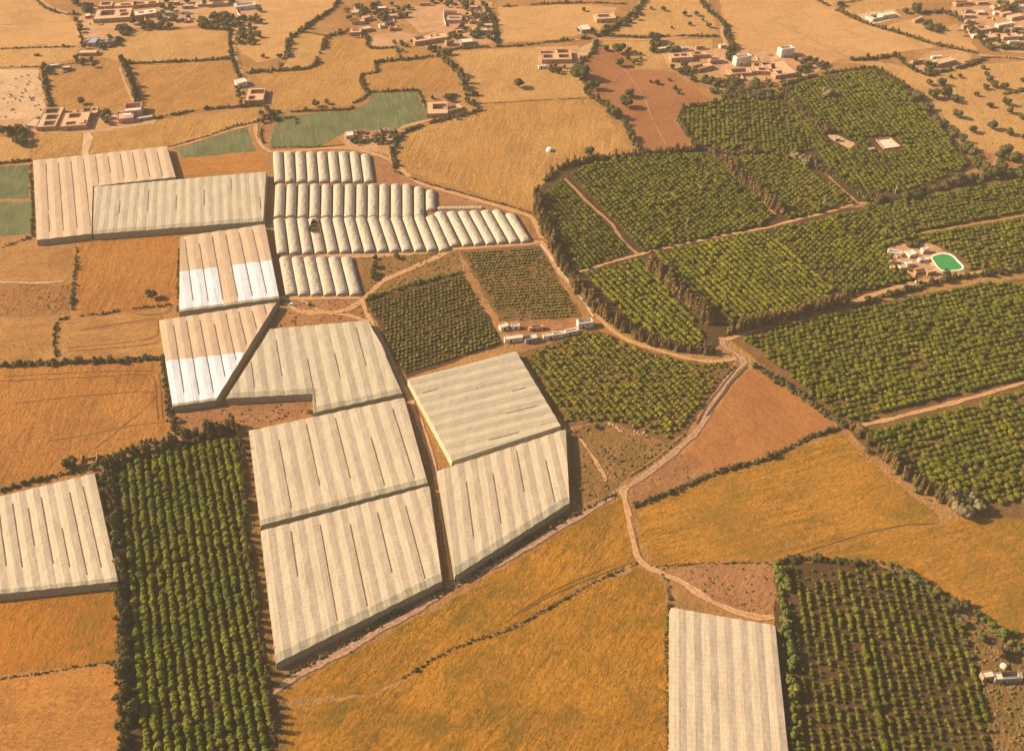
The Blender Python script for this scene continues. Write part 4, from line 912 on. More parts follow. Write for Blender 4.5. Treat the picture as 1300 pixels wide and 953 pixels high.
SINGLE = [
 (659,105,15,'leafE','lone dark bush on the tan field below the double court farm'),(737,89,25,'leafE','largest dark round tree at the corner of the terracotta field'),
 (754,107,16,'leafE','round tree on the left edge of the terracotta field, below the largest one'),(786,79,13,'leafE','round tree near the top of the terracotta field'),
 (795,129,18,'leafE','lower of two touching trees in the middle of the terracotta field'),(800,118,14,'leafE','upper of two touching trees in the middle of the terracotta field'),
 (778,142,18,'leafE','round tree in the hedge left of the terracotta field'),(747,192,15,'leafE','lone dark tree near the white dome'),
 (834,104,8,'leafE','small tree right of centre on the terracotta field'),(826,103,5,'leafE','tiny bush left of a small tree on the terracotta field'),
 (850,101,5,'leafE','tiny bush at the right of the terracotta field'),(857,111,7,'leafE','small bush under a tiny one, right of the terracotta field'),
 (861,117,6,'leafE','lowest tiny bush at the right of the terracotta field'),(786,61,17,'leafE','dark tree over the top of the terracotta field'),
 (769,61,9,'leafE','small tree left of the tree over the terracotta field'),(809,76,6,'leafE','thin bush in the dry patch above the terracotta field'),
 (832,47,17,'leafE','wide tree in the hedge above the hamlet'),(741,12,6,'leafE','single small tree in the field at the top centre'),
 (192,373,15,'leafE','lone round bush on the orange field with vertical rows'),(88,587,19,'leafE','big dark bush left of the small ruin'),
 (401,131,11,'leafE','left one of two trees on the hedge above the green crop'),(414,129,8,'leafE','right, narrower one of two trees above the green crop'),
 (355,71,8,'leafE','small tree at the lower end of the curving hedge'),(334,71,6,'leafE','small bush left of the curving hedge end'),(356,83,9,'leafG','bush just under the curving hedge end'),
 (504,325,9,'leafE','bush beside the track under the tunnels'),(1051,117,15,'leafH','pale blossoming tree inside the uppermost orchard'),
 (103,128,11,'leafE','tall dark tree behind the adobe farm row'),(1163,10,15,'leafE','tall dark tree at the top edge right'),(1150,13,9,'leafE','smaller tree left of the tall top edge tree'),
 (1212,768,18,'leafE','left of the three dark trees near the bottom right orchard corner'),(1226,767,14,'leafE','middle of the three dark trees near the bottom right orchard corner'),
 (1241,778,12,'leafE','right of the three dark trees near the bottom right orchard corner'),(1222,790,13,'leafC','olive bush below the three dark trees'),
 (1225,815,10,'leafC','pale bush with a long shadow beside the orchard edge'),(1246,808,14,'leafG','yellowish bush in the weedy ground bottom right'),
 (1270,825,22,'leafD','reddish brown bush behind the bottom right house'),(1232,832,9,'leafC','small bush beside the orchard edge, above the next one'),(1236,850,9,'leafC','small bush beside the orchard edge, nearest the house'),
 (869,17,8,'leafE','bush in the tan field at top, first from left in its row'),(884,17,8,'leafE','bush in the tan field at top, next to the dark hedge'),
 (842,11,7,'leafE','upper bush in the tan field with bush rows'),(827,10,5,'leafE','tiny upper left bush in the tan field with bush rows'),(876,30,6,'leafE','bush in the middle of the tan field with bush rows'),
 (900,32,8,'leafE','bush by the lane in the tan field with bush rows'),(892,25,5,'leafE','tiny bush near the lane in the tan field with bush rows'),(853,35,4,'leafE','lowest tiny bush in the tan field with bush rows'),
 (1101,572,9,'leafG','bush at the upper end of the plume tree row'),(1163,622,9,'leafY','bright bush at the foot of the plume trees'),
 (476,327,7,'leafE','topmost tree of the dark clump beside the small tunnels'),(476,336,10,'leafE','second tree of the dark clump beside the small tunnels'),(474,345,11,'leafE','third tree of the dark clump beside the small tunnels'),(473,351,9,'leafE','lowest tree of the dark clump beside the small tunnels'),
 (393,386,6,'leafG','tiny bush between the crossing tracks'),(758,541,8,'leafE','dark bush near the rubble in the weedy triangle'),(394,523,8,'leafY','green bush at the notch of the cream greenhouse'),
 (128,403,0,'leafE',''),
]
for (x, y, w, m, lab) in SINGLE:
    if lab: ptree(x, y, w, m, lab)
SAV = [(1180,104,10),(1195,104,12),(1186,119,15),(1201,117,18),(1212,125,12),(1207,97,6),(1219,96,7),(1249,85,7),(1253,94,8),(1257,100,9),(1252,110,9),(1262,107,10),(1274,109,12),(1239,119,8),(1278,129,12),(1257,133,9),(1282,140,10),(1297,148,10),(1216,144,14),(1235,164,12),(1260,159,14),(1282,167,11),(1299,102,8),(1277,190,18),(1290,199,16),(1270,196,14),(1272,210,18),(1300,173,8),(1340,120,10),(1330,160,11)]
for (x, y, w) in SAV:
    x2, y2, _ = at(x, y); ptree(x, y, w, 'leafE', 'dark round tree scattered over the dry field at right', group='round trees scattered over the dry field at right', name='savanna_tree')
PEND = []
def scatter(poly, n, wpx, m, label, name, asp=.9, cat='tree', line=False):
    xs = [p[0] for p in poly]; ys = [p[1] for p in poly]; k = 0; tries = 0
    while k < n and tries < 9000:
        tries += 1
        if line:
            i = rs.randint(len(poly)-1); t = rs.rand(); x = poly[i][0]*(1-t)+poly[i+1][0]*t+rs.normal()*3.2; y = poly[i][1]*(1-t)+poly[i+1][1]*t+rs.normal()*2
        else:
            x, y = rs.uniform(min(xs), max(xs)), rs.uniform(min(ys), max(ys))
            if not inpoly(x, y, poly): continue
        if any(a-1 < x < b+1 and c-1 < y < d+1.5 for (a, b, c, d) in HOUSEBOX): continue
        PEND.append((x, y, rs.uniform(*wpx), m if rs.rand() < .8 else ('leafG' if m != 'leafG' else 'leafC'), label, asp*rs.uniform(.85, 1.2), name, cat)); k += 1
# ------------------------------------------------------------------ houses
HOUSEBOX = []
def house(A, B, ytop, courts, h, wall, roof, label, name='adobe_house', cat='house', nwin=2, parapet=.35, blocks=(), group=None):
    """A, B: the two front corners on the ground (photo points); ytop: photo height of the rear roof edge; courts: open yards in 0..1"""
    HOUSEBOX.append((min(A[0], B[0]), max(A[0], B[0]), ytop, max(A[1], B[1])))
    a, b = np.array(at2(*A)), np.array(at2(*B)); X = (b-a); W = np.linalg.norm(X); X = X/W; Y = np.array([-X[1], X[0]])
    mx = (A[0]+B[0])/2; back = np.array(at2(mx, ytop, h)); D = max(3.0, float(np.dot(back-a, Y)))
    rz = math.atan2(X[1], X[0]); root = empty(name, (a[0], a[1], 0), rz); tag(root, label, cat, group)
    xs = sorted({0, 1, *[c[0] for c in courts], *[c[2] for c in courts]}); ys = sorted({0, 1, *[c[1] for c in courts], *[c[3] for c in courts]})
    def solid(i, j):
        if i < 0 or j < 0 or i >= len(xs)-1 or j >= len(ys)-1: return False
        u, v = (xs[i]+xs[i+1])/2, (ys[j]+ys[j+1])/2
        return not any(c[0] < u < c[2] and c[1] < v < c[3] for c in courts)
    wm, rm, cm = MB(), MB(), MB(); th = .32; P = parapet
    for i in range(len(xs)-1):
        for j in range(len(ys)-1):
            x0, x1, y0, y1 = xs[i]*W, xs[i+1]*W, ys[j]*D, ys[j+1]*D
            if solid(i, j):
                rm.quad([(x0, y0, h), (x1, y0, h), (x1, y1, h), (x0, y1, h)])
                for (di, dj, p, q, inn) in ((-1, 0, (x0, y1), (x0, y0), (1, 0)), (1, 0, (x1, y0), (x1, y1), (-1, 0)), (0, -1, (x0, y0), (x1, y0), (0, 1)), (0, 1, (x1, y1), (x0, y1), (0, -1))):
                    if not solid(i+di, j+dj):
                        zt = h+P
                        wm.quad([(*p, 0), (*q, 0), (*q, zt), (*p, zt)])
                        ip, iq = (p[0]+inn[0]*th, p[1]+inn[1]*th), (q[0]+inn[0]*th, q[1]+inn[1]*th)
                        wm.quad([(*p, zt), (*q, zt), (*iq, zt), (*ip, zt)]); wm.quad([(*ip, zt), (*iq, zt), (*iq, h), (*ip, h)])
            else:
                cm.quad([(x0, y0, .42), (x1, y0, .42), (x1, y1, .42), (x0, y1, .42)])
    # a court that reaches the outer edge keeps its enclosing yard wall
    for c in courts:
        x0, y0, x1, y1 = c[0]*W, c[1]*D, c[2]*W, c[3]*D; yh = h*.62
        for cond, p, s in ((c[0] <= 0, (th/2, (y0+y1)/2), (th, y1-y0)), (c[2] >= 1, (W-th/2, (y0+y1)/2), (th, y1-y0)), (c[1] <= 0, ((x0+x1)/2, th/2), (x1-x0, th)), (c[3] >= 1, ((x0+x1)/2, D-th/2), (x1-x0, th))):
            if cond: wm.box((p[0], p[1], yh/2), (s[0]-.01, s[1]-.01, yh))
    wm.build('wall', M[wall], root); rm.build('roof', M[roof], root)
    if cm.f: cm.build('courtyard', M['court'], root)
    for (bx, by, bw, bd, bh, bmat) in blocks:
        k = MB(); k.box((bx*W, by*D, h+.02+bh/2), (bw*W, bd*D, bh)); k.build('upper_room', M[bmat], root)
    dx = W*(.35 if W > 6 else .5); d = MB(); d.box((dx, -.03, 1.1), (1.2, .12, 2.2)); d.build('door', M['dark'], root)
    for k in range(nwin):
        wx = W*(.15+.7*(k+.5)/nwin)
        if abs(wx-dx) < 1.6: wx = min(W-.8, dx+2.2)
        w = MB(); w.box((wx, -.03, h*.62), (.8, .1, .9)); w.build('window', M['dark'], root)
    return root
def ruin(A, B, ytop, h, label): 
    a, b = np.array(at2(*A)), np.array(at2(*B)); X = (b-a); W = np.linalg.norm(X); rz = math.atan2(X[1], X[0]); D = at2(A[0], ytop)[1]-a[1]
    root = empty('ruined_hut', (a[0], a[1], 0), rz); tag(root, label, 'ruin')
    for c, s in (((W*.5, 0, h*.3), (W, .5, h*.6)), ((0, D*.5, h*.35), (.5, D, h*.7)), ((W, D*.4, h*.5), (.5, D*.8, h)), ((W*.6, D*.55, h*.3), (W*.8, .5, h*.6))):
        m = MB(); m.box(c, s, 0, 0, .93); m.build('wall', M['adobe'], root)
    return root
H = house
# adobe farm row at the left
H((47,167),(72,165.5),137,[(.12,.70,.75,.93),(.30,.38,.85,.60),(.35,.08,.85,.28)],3.6,'adobe','adoroof','deep adobe house with three courtyards in a line, left farm row')
H((33,163),(47,164.5),146,[(.2,.62,.9,.95)],3.0,'lime','adoroof','small house with a white front at the left end of the farm row')
H((77,166.5),(111,164),143,[(.22,.62,.62,.90),(.22,.12,.55,.30)],3.8,'adobe','adoroof','adobe house with one large dark court in the middle of the farm row',blocks=((.8,.25,.2,.25,.9,'adoroof'),))
H((105,150),(125,148),136,[(.08,.2,.50,.85),(.62,.45,.86,.75)],3.4,'adobe','adoroof','small square court house behind the farm row')
H((151,157.5),(171,155),143,[],4.2,'pinkw','pinkw','pink block house with a lower front in the farm row',blocks=((.62,.6,.5,.4,.5,'lime'),))
H((159,150),(181,148),130.5,[(.06,.35,.94,.92)],6.0,'pinkw','limeroof','taller pinkish house with a white walled roof terrace')
H((172,155),(195,151),147.5,[],2.2,'grey','limeroof','long low pale shed right of the pink houses',nwin=0,name='shed',cat='shed')
H((141,152),(152,153),140,[(.3,.3,.9,.8)],2.6,'adobe','adoroof','low sheds left of the pink houses',nwin=0,name='shed',cat='shed')
# top left village
H((119,30),(166,27),11.5,[(.16,.35,.52,.85),(.66,.62,.84,.82),(.72,.22,.92,.50)],4.0,'adobe','adoroof','large walled compound with three dark courts at the top left')
H((125,13),(143,12),2,[(.2,.3,.8,.8)],3.4,'adobe','adoroof','house behind the large top left compound, left one')
H((145,12.5),(174,11),3,[(.3,.25,.7,.6)],3.2,'adobe','adoroof','long house behind the large top left compound, right one')
H((172,25),(200,21),12,[],3.6,'adobe','limeroof','pale roofed building right of the large top left compound',blocks=((.3,.6,.2,.3,.8,'adobe'),(.75,.5,.15,.3,.7,'adobe')))
H((170,11),(203,8),1,[(.15,.3,.4,.7),(.6,.2,.85,.6)],3.2,'adobe','adoroof','double court house near the lane at the top left')
H((299,14),(325,11),3,[(.12,.3,.9,.85)],3.6,'lime','limeroof','whitewashed compound beside the village lane')
H((232,12),(246,11),6,[],3.0,'adobe','limeroof','small pale house left of the oval grove',nwin=1)
H((262,10),(290,8),2,[(.3,.2,.8,.7)],3.2,'adobe','adoroof','adobe house above the oval grove')
H((111,60),(122,60),48,[],4.0,'grey','bluegrey','bluish grey flat roofed shed below the village square',nwin=1,name='shed',cat='shed')
H((124,58),(146,56),50,[(.2,.2,.45,.8),(.6,.2,.9,.8)],2.6,'grey','adoroof','low yards right of the bluish shed',nwin=0,name='shed',cat='shed')
H((99,71.5),(123,71),63.5,[],2.8,'adobe','adoroof','flat pinkish building below the bluish shed')
H((63,87.5),(76,86),81,[],2.6,'grey','limeroof','left one of two pale sheds above the straw field',nwin=1,name='shed',cat='shed')
H((79,89.5),(90,89),84,[],2.4,'grey','limeroof','right one of two pale sheds above the straw field',nwin=1,name='shed',cat='shed')
H((302,112),(315,109),99,[],4.0,'lime','limeroof','whitewashed cube house beside the lane left of centre')
H((311,133),(335,132),112,[(.25,.55,.95,.85),(.2,.1,.5,.35)],3.6,'adobe','adoroof','adobe compound under the whitewashed cube house')
# upper middle village
H((444,46),(459,45.5),36,[(.25,.4,.75,1)],3.4,'adobe','adoroof','U shaped adobe house at the left of the upper village')
H((459,42),(472,40),33,[],3.0,'adobe','adoroof','small adobe house touching the U shaped one',nwin=1)
H((447,32),(463,31),25,[(0,.3,.6,.9)],3.0,'adobe','adoroof','ruin like house above the U shaped one',nwin=1)
H((463,28),(472,26),19,[],3.6,'adobe','adobe','tall narrow adobe house among the garden trees',nwin=1)
H((527,58.5),(569,52),43.5,[(.08,.38,.35,.85),(.55,.55,.62,.8),(.72,.5,.80,.75)],3.8,'adobe','adoroof','long adobe house with a flat ochre roof at top centre',blocks=((.5,.3,.06,.12,.6,'lime'),(.66,.7,.05,.12,.5,'lime')))
H((567,59),(576,57),50,[(.2,.3,.9,.9)],4.4,'adobe','adoroof','square end tower of the long adobe house',nwin=1)
H((586,59),(601,57.5),49,[],3.4,'grey','limeroof','pale grey house right of the long adobe house')
H((567,30),(586,30),21.5,[(.15,.4,.9,.8)],3.6,'pinkw','limeroof','pinkish two level house in the upper village, front block')
H((565,19),(580,19),13.5,[(.1,.3,.9,.8)],3.2,'pinkw','adoroof','pinkish rear block in the upper village')
H((585,25),(596,24),19,[(.2,.3,.8,.8)],2.8,'adobe','adoroof','small court right of the two level house',nwin=1)
H((533,8),(546,8),3,[],3.0,'adobe','adoroof','small house above the brownish open plot',nwin=1)
H((542,150),(569,149),129,[(.30,.38,.92,.78)],3.6,'adobe','adoroof','small farm with a pale court at the right end of the green crop')
H((569,146),(588,141),132,[(.15,.2,.75,.8)],3.2,'adobe','adoroof','dark court yard attached right of the small farm',nwin=1)
H((439,177),(449,176),167,[],3.0,'lime','limeroof','small whitewashed hut left in the yard above the tunnels',nwin=1)
H((450,171),(464,170),166,[(.2,.2,.8,.8)],2.6,'adobe','adoroof','low adobe room right of the whitewashed hut',nwin=0)
H((460,181),(472,180),172,[(.3,.2,.8,.7)],2.8,'adobe','adoroof','adobe room with a yard above the fourth top tunnel',nwin=1)
# top centre right
H((688,81),(726,80.5),63,[(.06,.18,.36,.48),(.58,.18,.92,.48),(-.01,.62,.42,1.01),(.56,.66,.92,.95)],3.8,'adobe','adoroof','farmhouse with two front courts and two rear courts at top centre')
H((684,88),(693,87),83,[],2.4,'lime','limeroof','tiny white shed at the foot of the four court farmhouse',nwin=0,name='shed',cat='shed')
H((757,29.5),(782,28),16.5,[(.16,.3,.78,.75)],3.8,'pinkw','adoroof','house with one big court above the double hedge')
H((738,43),(750,42),31,[],3.6,'grey','limeroof','grey house with a white parapet below the one court house')
# hamlet with white houses
H((852,79.5),(880,78),67,[(.18,.35,.45,.75),(.52,.35,.80,.75)],4.0,'adobe','adoroof','adobe house with twin small courts, left of the hamlet')
H((880,75),(897,74),65.5,[(.15,.25,.65,.85)],3.4,'adobe','adoroof','adobe court house behind the twin court one')
H((885,93),(905,88),80,[(0,.3,.6,.9)],3.6,'adobe','adoroof','L shaped adobe house in the middle of the hamlet')
H((901,82),(918,80.5),73.5,[(.15,.3,.75,.75)],3.4,'adobe','adoroof','adobe house with a white floored court in the hamlet')
H((934,84.5),(953,81),69,[(.12,.25,.9,.9)],7.5,'lime','limeroof','tall whitewashed cube house with a roof terrace, left of two')
H((991,73.5),(1007,71),58,[(.12,.25,.9,.9)],7.5,'lime','limeroof','tall whitewashed cube house with a roof terrace, right of two')
H((927,98),(955,96),86,[(.15,.2,.85,.8)],2.6,'adobe','adoroof','low walled yard in front of the left white cube house',nwin=0)
H((956,95),(980,96),80,[(.3,.15,.7,.4),(.1,.6,.4,.9)],3.4,'adobe','adoroof','adobe building between the two white cube houses')
H((984,101),(1011,97),76,[(.08,.5,.55,.85),(.2,.1,.5,.3)],3.4,'adobe','adoroof','long adobe house at the right end of the hamlet')
H((835,67),(848,65),59.5,[],3.2,'adobe','limeroof','pale little house left of the hamlet',nwin=1)
# upper right
H((1120,24.5),(1136,22),15,[],3.4,'lime','limeroof','white sheet roofed house beside the bright yard')
H((1107,28),(1120,25),17,[(.3,.1,1.01,.9)],2.4,'lime','adoroof','walled yard left of the white sheet roofed house',nwin=0)
H((1158,83),(1172,80),75,[(.15,.3,.6,.8)],3.2,'adobe','adoroof','small court house at the left of the hedged farm')
H((1189,87),(1213,81),72.5,[(.05,.7,.3,.95)],3.6,'adobe','adoroof','main orange house of the hedged farm',blocks=((.2,.8,.25,.25,.3,'lime'),))
H((1183,76),(1195,75),71,[],2.6,'lime','limeroof','white roofed shed in the hedged farm',nwin=0,name='shed',cat='shed')
H((1161,30),(1171,26),21,[],3.2,'adobe','adoroof','single orange house below the tall top edge tree',nwin=1)
H((1213,9),(1234,7),1,[(.1,.3,.8,.8)],3.2,'adobe','adoroof','adobe compound at the top edge of the right village')
H((1241,7),(1254,6),1.5,[],2.8,'adobe','limeroof','pale house beside the top edge compound',nwin=1)
H((1243,43),(1259,41),32,[(.15,.4,.7,.8)],3.4,'adobe','adoroof','adobe house at the left of the right village')
H((1249,54),(1266,51),43,[(.1,.2,.5,.7)],3.2,'adobe','adoroof','orange house below the left house of the right village')
H((1267,36),(1286,33),28,[],2.8,'lime','limeroof','white roofed building in the middle of the right village')
H((1273,52),(1294,51),42,[(.35,.3,.65,.85)],3.4,'adobe','adoroof','adobe house with a deep court at the right edge')
H((1272,22),(1284,20),14.5,[],3.0,'adobe','adoroof','adobe house near the round trees, left one',nwin=1)
H((1284,27),(1298,24),17,[],3.2,'pinkw','adoroof','pinkish house near the round trees, right one',nwin=1)
H((1286,5),(1300,4),-3,[],3.0,'adobe','adoroof','adobe house in the top right corner',nwin=1)
# farm between the orchards
H((734,418),(753,415.5),404,[(.10,.14,.95,.95)],4.2,'lime','adoroof','white walled flat house at the bend of the curving track')
H((718,427),(735,423.5),417,[(.1,.2,.9,.8)],2.6,'lime','limeroof','low white house touching the flat house at the bend')
H((636,421),(646,418),410,[],3.0,'lime','limeroof','small white hut at the left end of the farmyard',nwin=1)
H((650,419),(660,418),413,[],2.6,'lime','bluegrey','small blue grey shed in the farmyard',nwin=0,name='shed',cat='shed')
H((667,437),(683,434),424,[(0,.2,.5,.8)],3.2,'grey','limeroof','grey walled house with a white end in the farmyard')
H((641,436),(664,433),426,[],3.0,'lime','limeroof','long pale building nearest the sideways ridged greenhouse')
# pond yard
H((1154,328.5),(1163,326),316,[],2.6,'lime','limeroof','long narrow white shed beside the pond yard',nwin=0,name='shed',cat='shed')
H((1171,323),(1178,321),315,[],3.6,'lime','adoroof','small white pump house above the pond',nwin=1,name='pump_house',cat='pump house')
H((1150,339.5),(1158,338.5),334,[],2.6,'lime','limeroof','tiny white room at the left of the pond yard',nwin=0,name='shed',cat='shed')
H((1162,350),(1177,347),342,[(.1,.15,.9,.85)],2.4,'adobe','adoroof','orange walled basin yard below the pond',nwin=0)
H((1177,350.5),(1187,349),343,[],3.0,'adobe','adoroof','orange cube room beside the pond rim',nwin=1)
H((1126,324),(1144,327),317,[(.1,.2,.9,.8)],2.8,'lime','adoroof','low building at the upper left of the pond yard',nwin=0)
H((1104,193.5),(1110,193),190,[],2.6,'adobe','adoroof','tiny hut beside the sandy basin in the upper orchard',nwin=0,name='hut',cat='hut')
H((1060,180),(1066,180),176,[],2.6,'grey','limeroof','tiny grey hut in the orchard clearing',nwin=0,name='hut',cat='hut')
# bottom right
H((1246,866),(1260,864),852,[],3.6,'adobe','limeroof','cream cube room at the left of the bottom right house')
H((1261,868),(1296,866),853,[(.3,.3,.9,.9)],3.4,'grey','limeroof','grey roofed main part of the bottom right house')
ruin((104,592),(124,588),578,2.6,'small broken adobe ruin beside the big dark bush')
# yard walls: thin upstanding enclosures
def wall_line(pts, h, m, label):
    P = [np.array(at2(*p)) for p in pts]; mb = MB()
    for a, b in zip(P[:-1], P[1:]):
        c = (a+b)/2; d = b-a; mb.box((c[0], c[1], h/2), (np.linalg.norm(d)-.3, .4, h), math.atan2(d[1], d[0]))
    return tag(mb.build('garden_wall', M[m]), label, 'wall', None, 'thing')
wall_line([(563,15),(564,27),(566,34)],2.4,'lime','white garden wall left of the two level pinkish house')
wall_line([(1112,318),(1118,326),(1150,345),(1162,352)],1.8,'adobe','orange boundary wall of the pond yard')
wall_line([(96,30),(99,40),(103,50),(103,60)],1.8,'adobe','pale wall at the left of the village square')
wall_line([(298,6),(302,18),(308,24)],2.0,'lime','whitewashed wall of the lane compound')
H((690,432),(716,428),424,[(.5,.2,.9,.8)],2.8,'lime','adoroof','long low pale building in the middle of the farm between the orchards')
H((672,421),(690,419),413,[(.2,.2,.8,.8)],2.4,'adobe','adoroof','open adobe yard at the back of the farm between the orchards',nwin=0)
VW = random.Random(5); VH = random.Random(9)
for (box, n, where) in [((108,2,235,30),9,'the top left village'),((250,2,296,14),4,'the strip above the oval grove'),((440,8,500,44),6,'the left part of the upper village'),((575,6,620,46),6,'the right part of the upper village'),((1222,8,1298,58),12,'the upper right village'),((1128,318,1176,346),4,'the pond yard'),((842,56,925,70),3,'the rear of the hamlet'),((452,166,500,184),3,'the yard above the tunnels')]:
    k = tries = 0
    while k < n and tries < 400:
        tries += 1; x, y = VH.uniform(box[0], box[2]), VH.uniform(box[1]+4, box[3]); w_ = VH.uniform(6, 13); t_ = VH.uniform(3.5, 6)
        if any(x < q[1]+2 and x+w_ > q[0]-2 and y > q[2]-1 and y-t_ < q[3]+1 for q in HOUSEBOX): continue
        cts = [] if VH.random() < .5 else [(.2, .25, VH.uniform(.55, .85), .8)]
        H((x, y), (x+w_, y-VH.uniform(0, 1.2)), y-t_-1.5, cts, VH.uniform(2.3, 3.4), VH.choice(['adobe', 'adobe', 'pinkw', 'grey', 'lime']), VH.choice(['adoroof', 'adoroof', 'limeroof']), 'small low flat roofed building scattered in '+where, name='small_house', nwin=1, group='small low buildings in '+where); k += 1
for (box, n, lab) in [((105,2,230,30),14,'low adobe garden wall in the top left village'),((440,8,500,44),9,'low adobe garden wall left in the upper village'),((560,8,626,46),9,'low adobe garden wall right in the upper village'),
    ((850,62,1010,98),12,'low adobe garden wall in the hamlet with white houses'),((1215,2,1298,58),14,'low adobe garden wall in the upper right village'),((1126,318,1182,348),6,'low orange garden wall in the pond yard'),((30,138,130,164),7,'low adobe garden wall in the left farm row'),((440,168,500,190),6,'low adobe garden wall above the tunnels')]:
    for k in range(n):
        x, y = VW.uniform(box[0], box[2]), VW.uniform(box[1], box[3]); s = VW.uniform(5, 13); dx, dy = (s, s*.05) if VW.random() < .5 else (s*.3, s*.5)
        o = wall_line([(x, y), (x+dx, y+dy)]+([(x+dx+(s*.3 if dx == s else -s*.8), y+dy+(s*.4 if dx == s else 0))] if VW.random() < .6 else []), VW.uniform(1.2, 2.4), VW.choice(['adobe', 'adobe', 'adoroof', 'pinkw']), lab)
        o['group'] = lab

# ------------------------------------------------------------------ pond, dome, boxes, poles, car, cart
def pond():
    pts = [(1181.5,329),(1187,325),(1199,323),(1209,326),(1216,333),(1222.5,340),(1219,344),(1200,345.5),(1191,342)]
    L = smooth_line([at2(*p) for p in pts]+[at2(*pts[0])], 1.2)[:-1]; c = np.mean(L, axis=0); root = empty('pond', (c[0], c[1], 0)); tag(root, 'green water pond with a white rounded rim among the orchards', 'pond')
    rim, wa, bank = MB(), MB(), MB(); n = len(L)
    for i in range(n):
        p, q = L[i]-c, L[(i+1) % n]-c
        f = lambda v, k: v*(1+k/np.linalg.norm(v))
        ring = [(3.0, 0), (.6, 1.1), (.1, 1.3), (-.5, 1.25), (-1.5, .5)]
        for (k0, z0), (k1, z1) in zip(ring[:-1], ring[1:]):
            tgt = bank if k0 == 3.0 else rim
            tgt.quad([(*f(p, k0), z0), (*f(q, k0), z0), (*f(q, k1), z1), (*f(p, k1), z1)])
    a = [(*((L[i]-c)*(1-.95/np.linalg.norm(L[i]-c))), .92) for i in range(n)]
    if sum(a[i][0]*a[(i+1) % n][1]-a[(i+1) % n][0]*a[i][1] for i in range(n)) < 0: a.reverse()
    wa.quad(a)
    rim.build('rim', M['liner'], root, True); bank.build('bank', M['yard'], root, True); wa.build('water', M['water'], root)
pond()
def basin():
    pts = [(1112,178),(1130,176),(1143,187),(1122,190)]; P = [np.array(at2(*p)) for p in pts]; c = np.mean(P, axis=0); root = empty('dry_basin', (c[0], c[1], 0)); tag(root, 'pale empty basin inside the upper right orchard', 'basin')
    fl, ri = MB(), MB(); a = [(*(p-c), .12) for p in P]
    if sum(a[i][0]*a[(i+1) % 4][1]-a[(i+1) % 4][0]*a[i][1] for i in range(4)) < 0: a.reverse()
    fl.quad(a); fl.build('floor', M['limeroof'], root)
    for i in range(4):
        p, q = P[i]-c, P[(i+1) % 4]-c; m = (p+q)/2; d = q-p; ri.box((m[0], m[1], .5), (np.linalg.norm(d)+.4, .6, 1.0), math.atan2(d[1], d[0]))
    ri.build('rim', M['adobe'], root)
basin()
def dome(px, py, r, label, name='domed_hut', m='liner'):
    x, y = at2(px, py); root = empty(name, (x, y, 0)); tag(root, label, 'hut'); mb = MB(); N, K = 18, 7
    for i in range(K):
        a0, a1 = math.pi/2*i/K, math.pi/2*(i+1)/K
        for j in range(N):
            b0, b1 = 2*math.pi*j/N, 2*math.pi*(j+1)/N
            f = lambda a, b: (math.cos(a)**.8*math.cos(b)*r, math.cos(a)**.8*math.sin(b)*r, .5+math.sin(a)*r*.85)
            mb.quad([f(a0, b0), f(a0, b1), f(a1, b1), f(a1, b0)])
    mb.build('dome', M[m], root, True); b = MB(); b.cyl((0, 0, 0), (0, 0, .5), r*1.02, r, 18); b.build('base', M['lime'], root)
    d = MB(); d.box((r*.5, -r*.86, .9), (1.0, .5, 1.5)); d.build('door', M['dark'], root)
dome(697.5,191.5,2.9,'small white dome standing alone in the golden field')
dome(1274,846,1.6,'pale domed oven like hut behind the bottom right house', m='limeroof')
dome(1162.5,358.5,1.0,'tiny white domed box beside the dark hedge under the pond yard')
def pole(px, py, h, label, arm=True):
    x, y = at2(px, py); root = empty('utility_pole', (x, y, 0), R(20)); tag(root, label, 'utility pole', 'pale poles of the power line')
    m = MB(); m.cyl((0, 0, -.1), (0, 0, h), .26, .15, 8); m.build('shaft', M['pole'], root)
    a = MB(); a.box((0, 0, h-.5), (2.0, .16, .16)); a.build('crossarm', M['pole'], root)
    for s in (-.9, 0, .9):
        i = MB(); i.cyl((s, 0, h-.42), (s, 0, h-.02), .09, .06, 6); i.build('insulator', M['lime'], root)
for (x, y, h, lab) in [(871,292,10.5,'utility pole standing in the orchard below the brown windbreak'),(1044.5,263,10.5,'utility pole beside the orchard lane in the middle'),(1136,246,10.5,'utility pole at the edge of the broad dark hedge'),
   (1260,215,10.5,'utility pole at the right among olive trees'),(589,344,8,'utility pole at the top corner of the thin row orchard'),(613,384,8,'utility pole between the two fine textured orchards'),(1144,343,9,'utility pole at the left of the pond yard'),
   (508,152,8,'utility pole in the green crop field, right one'),(481,164,8,'utility pole in the green crop field, left one')]: pole(x, y, h, lab)
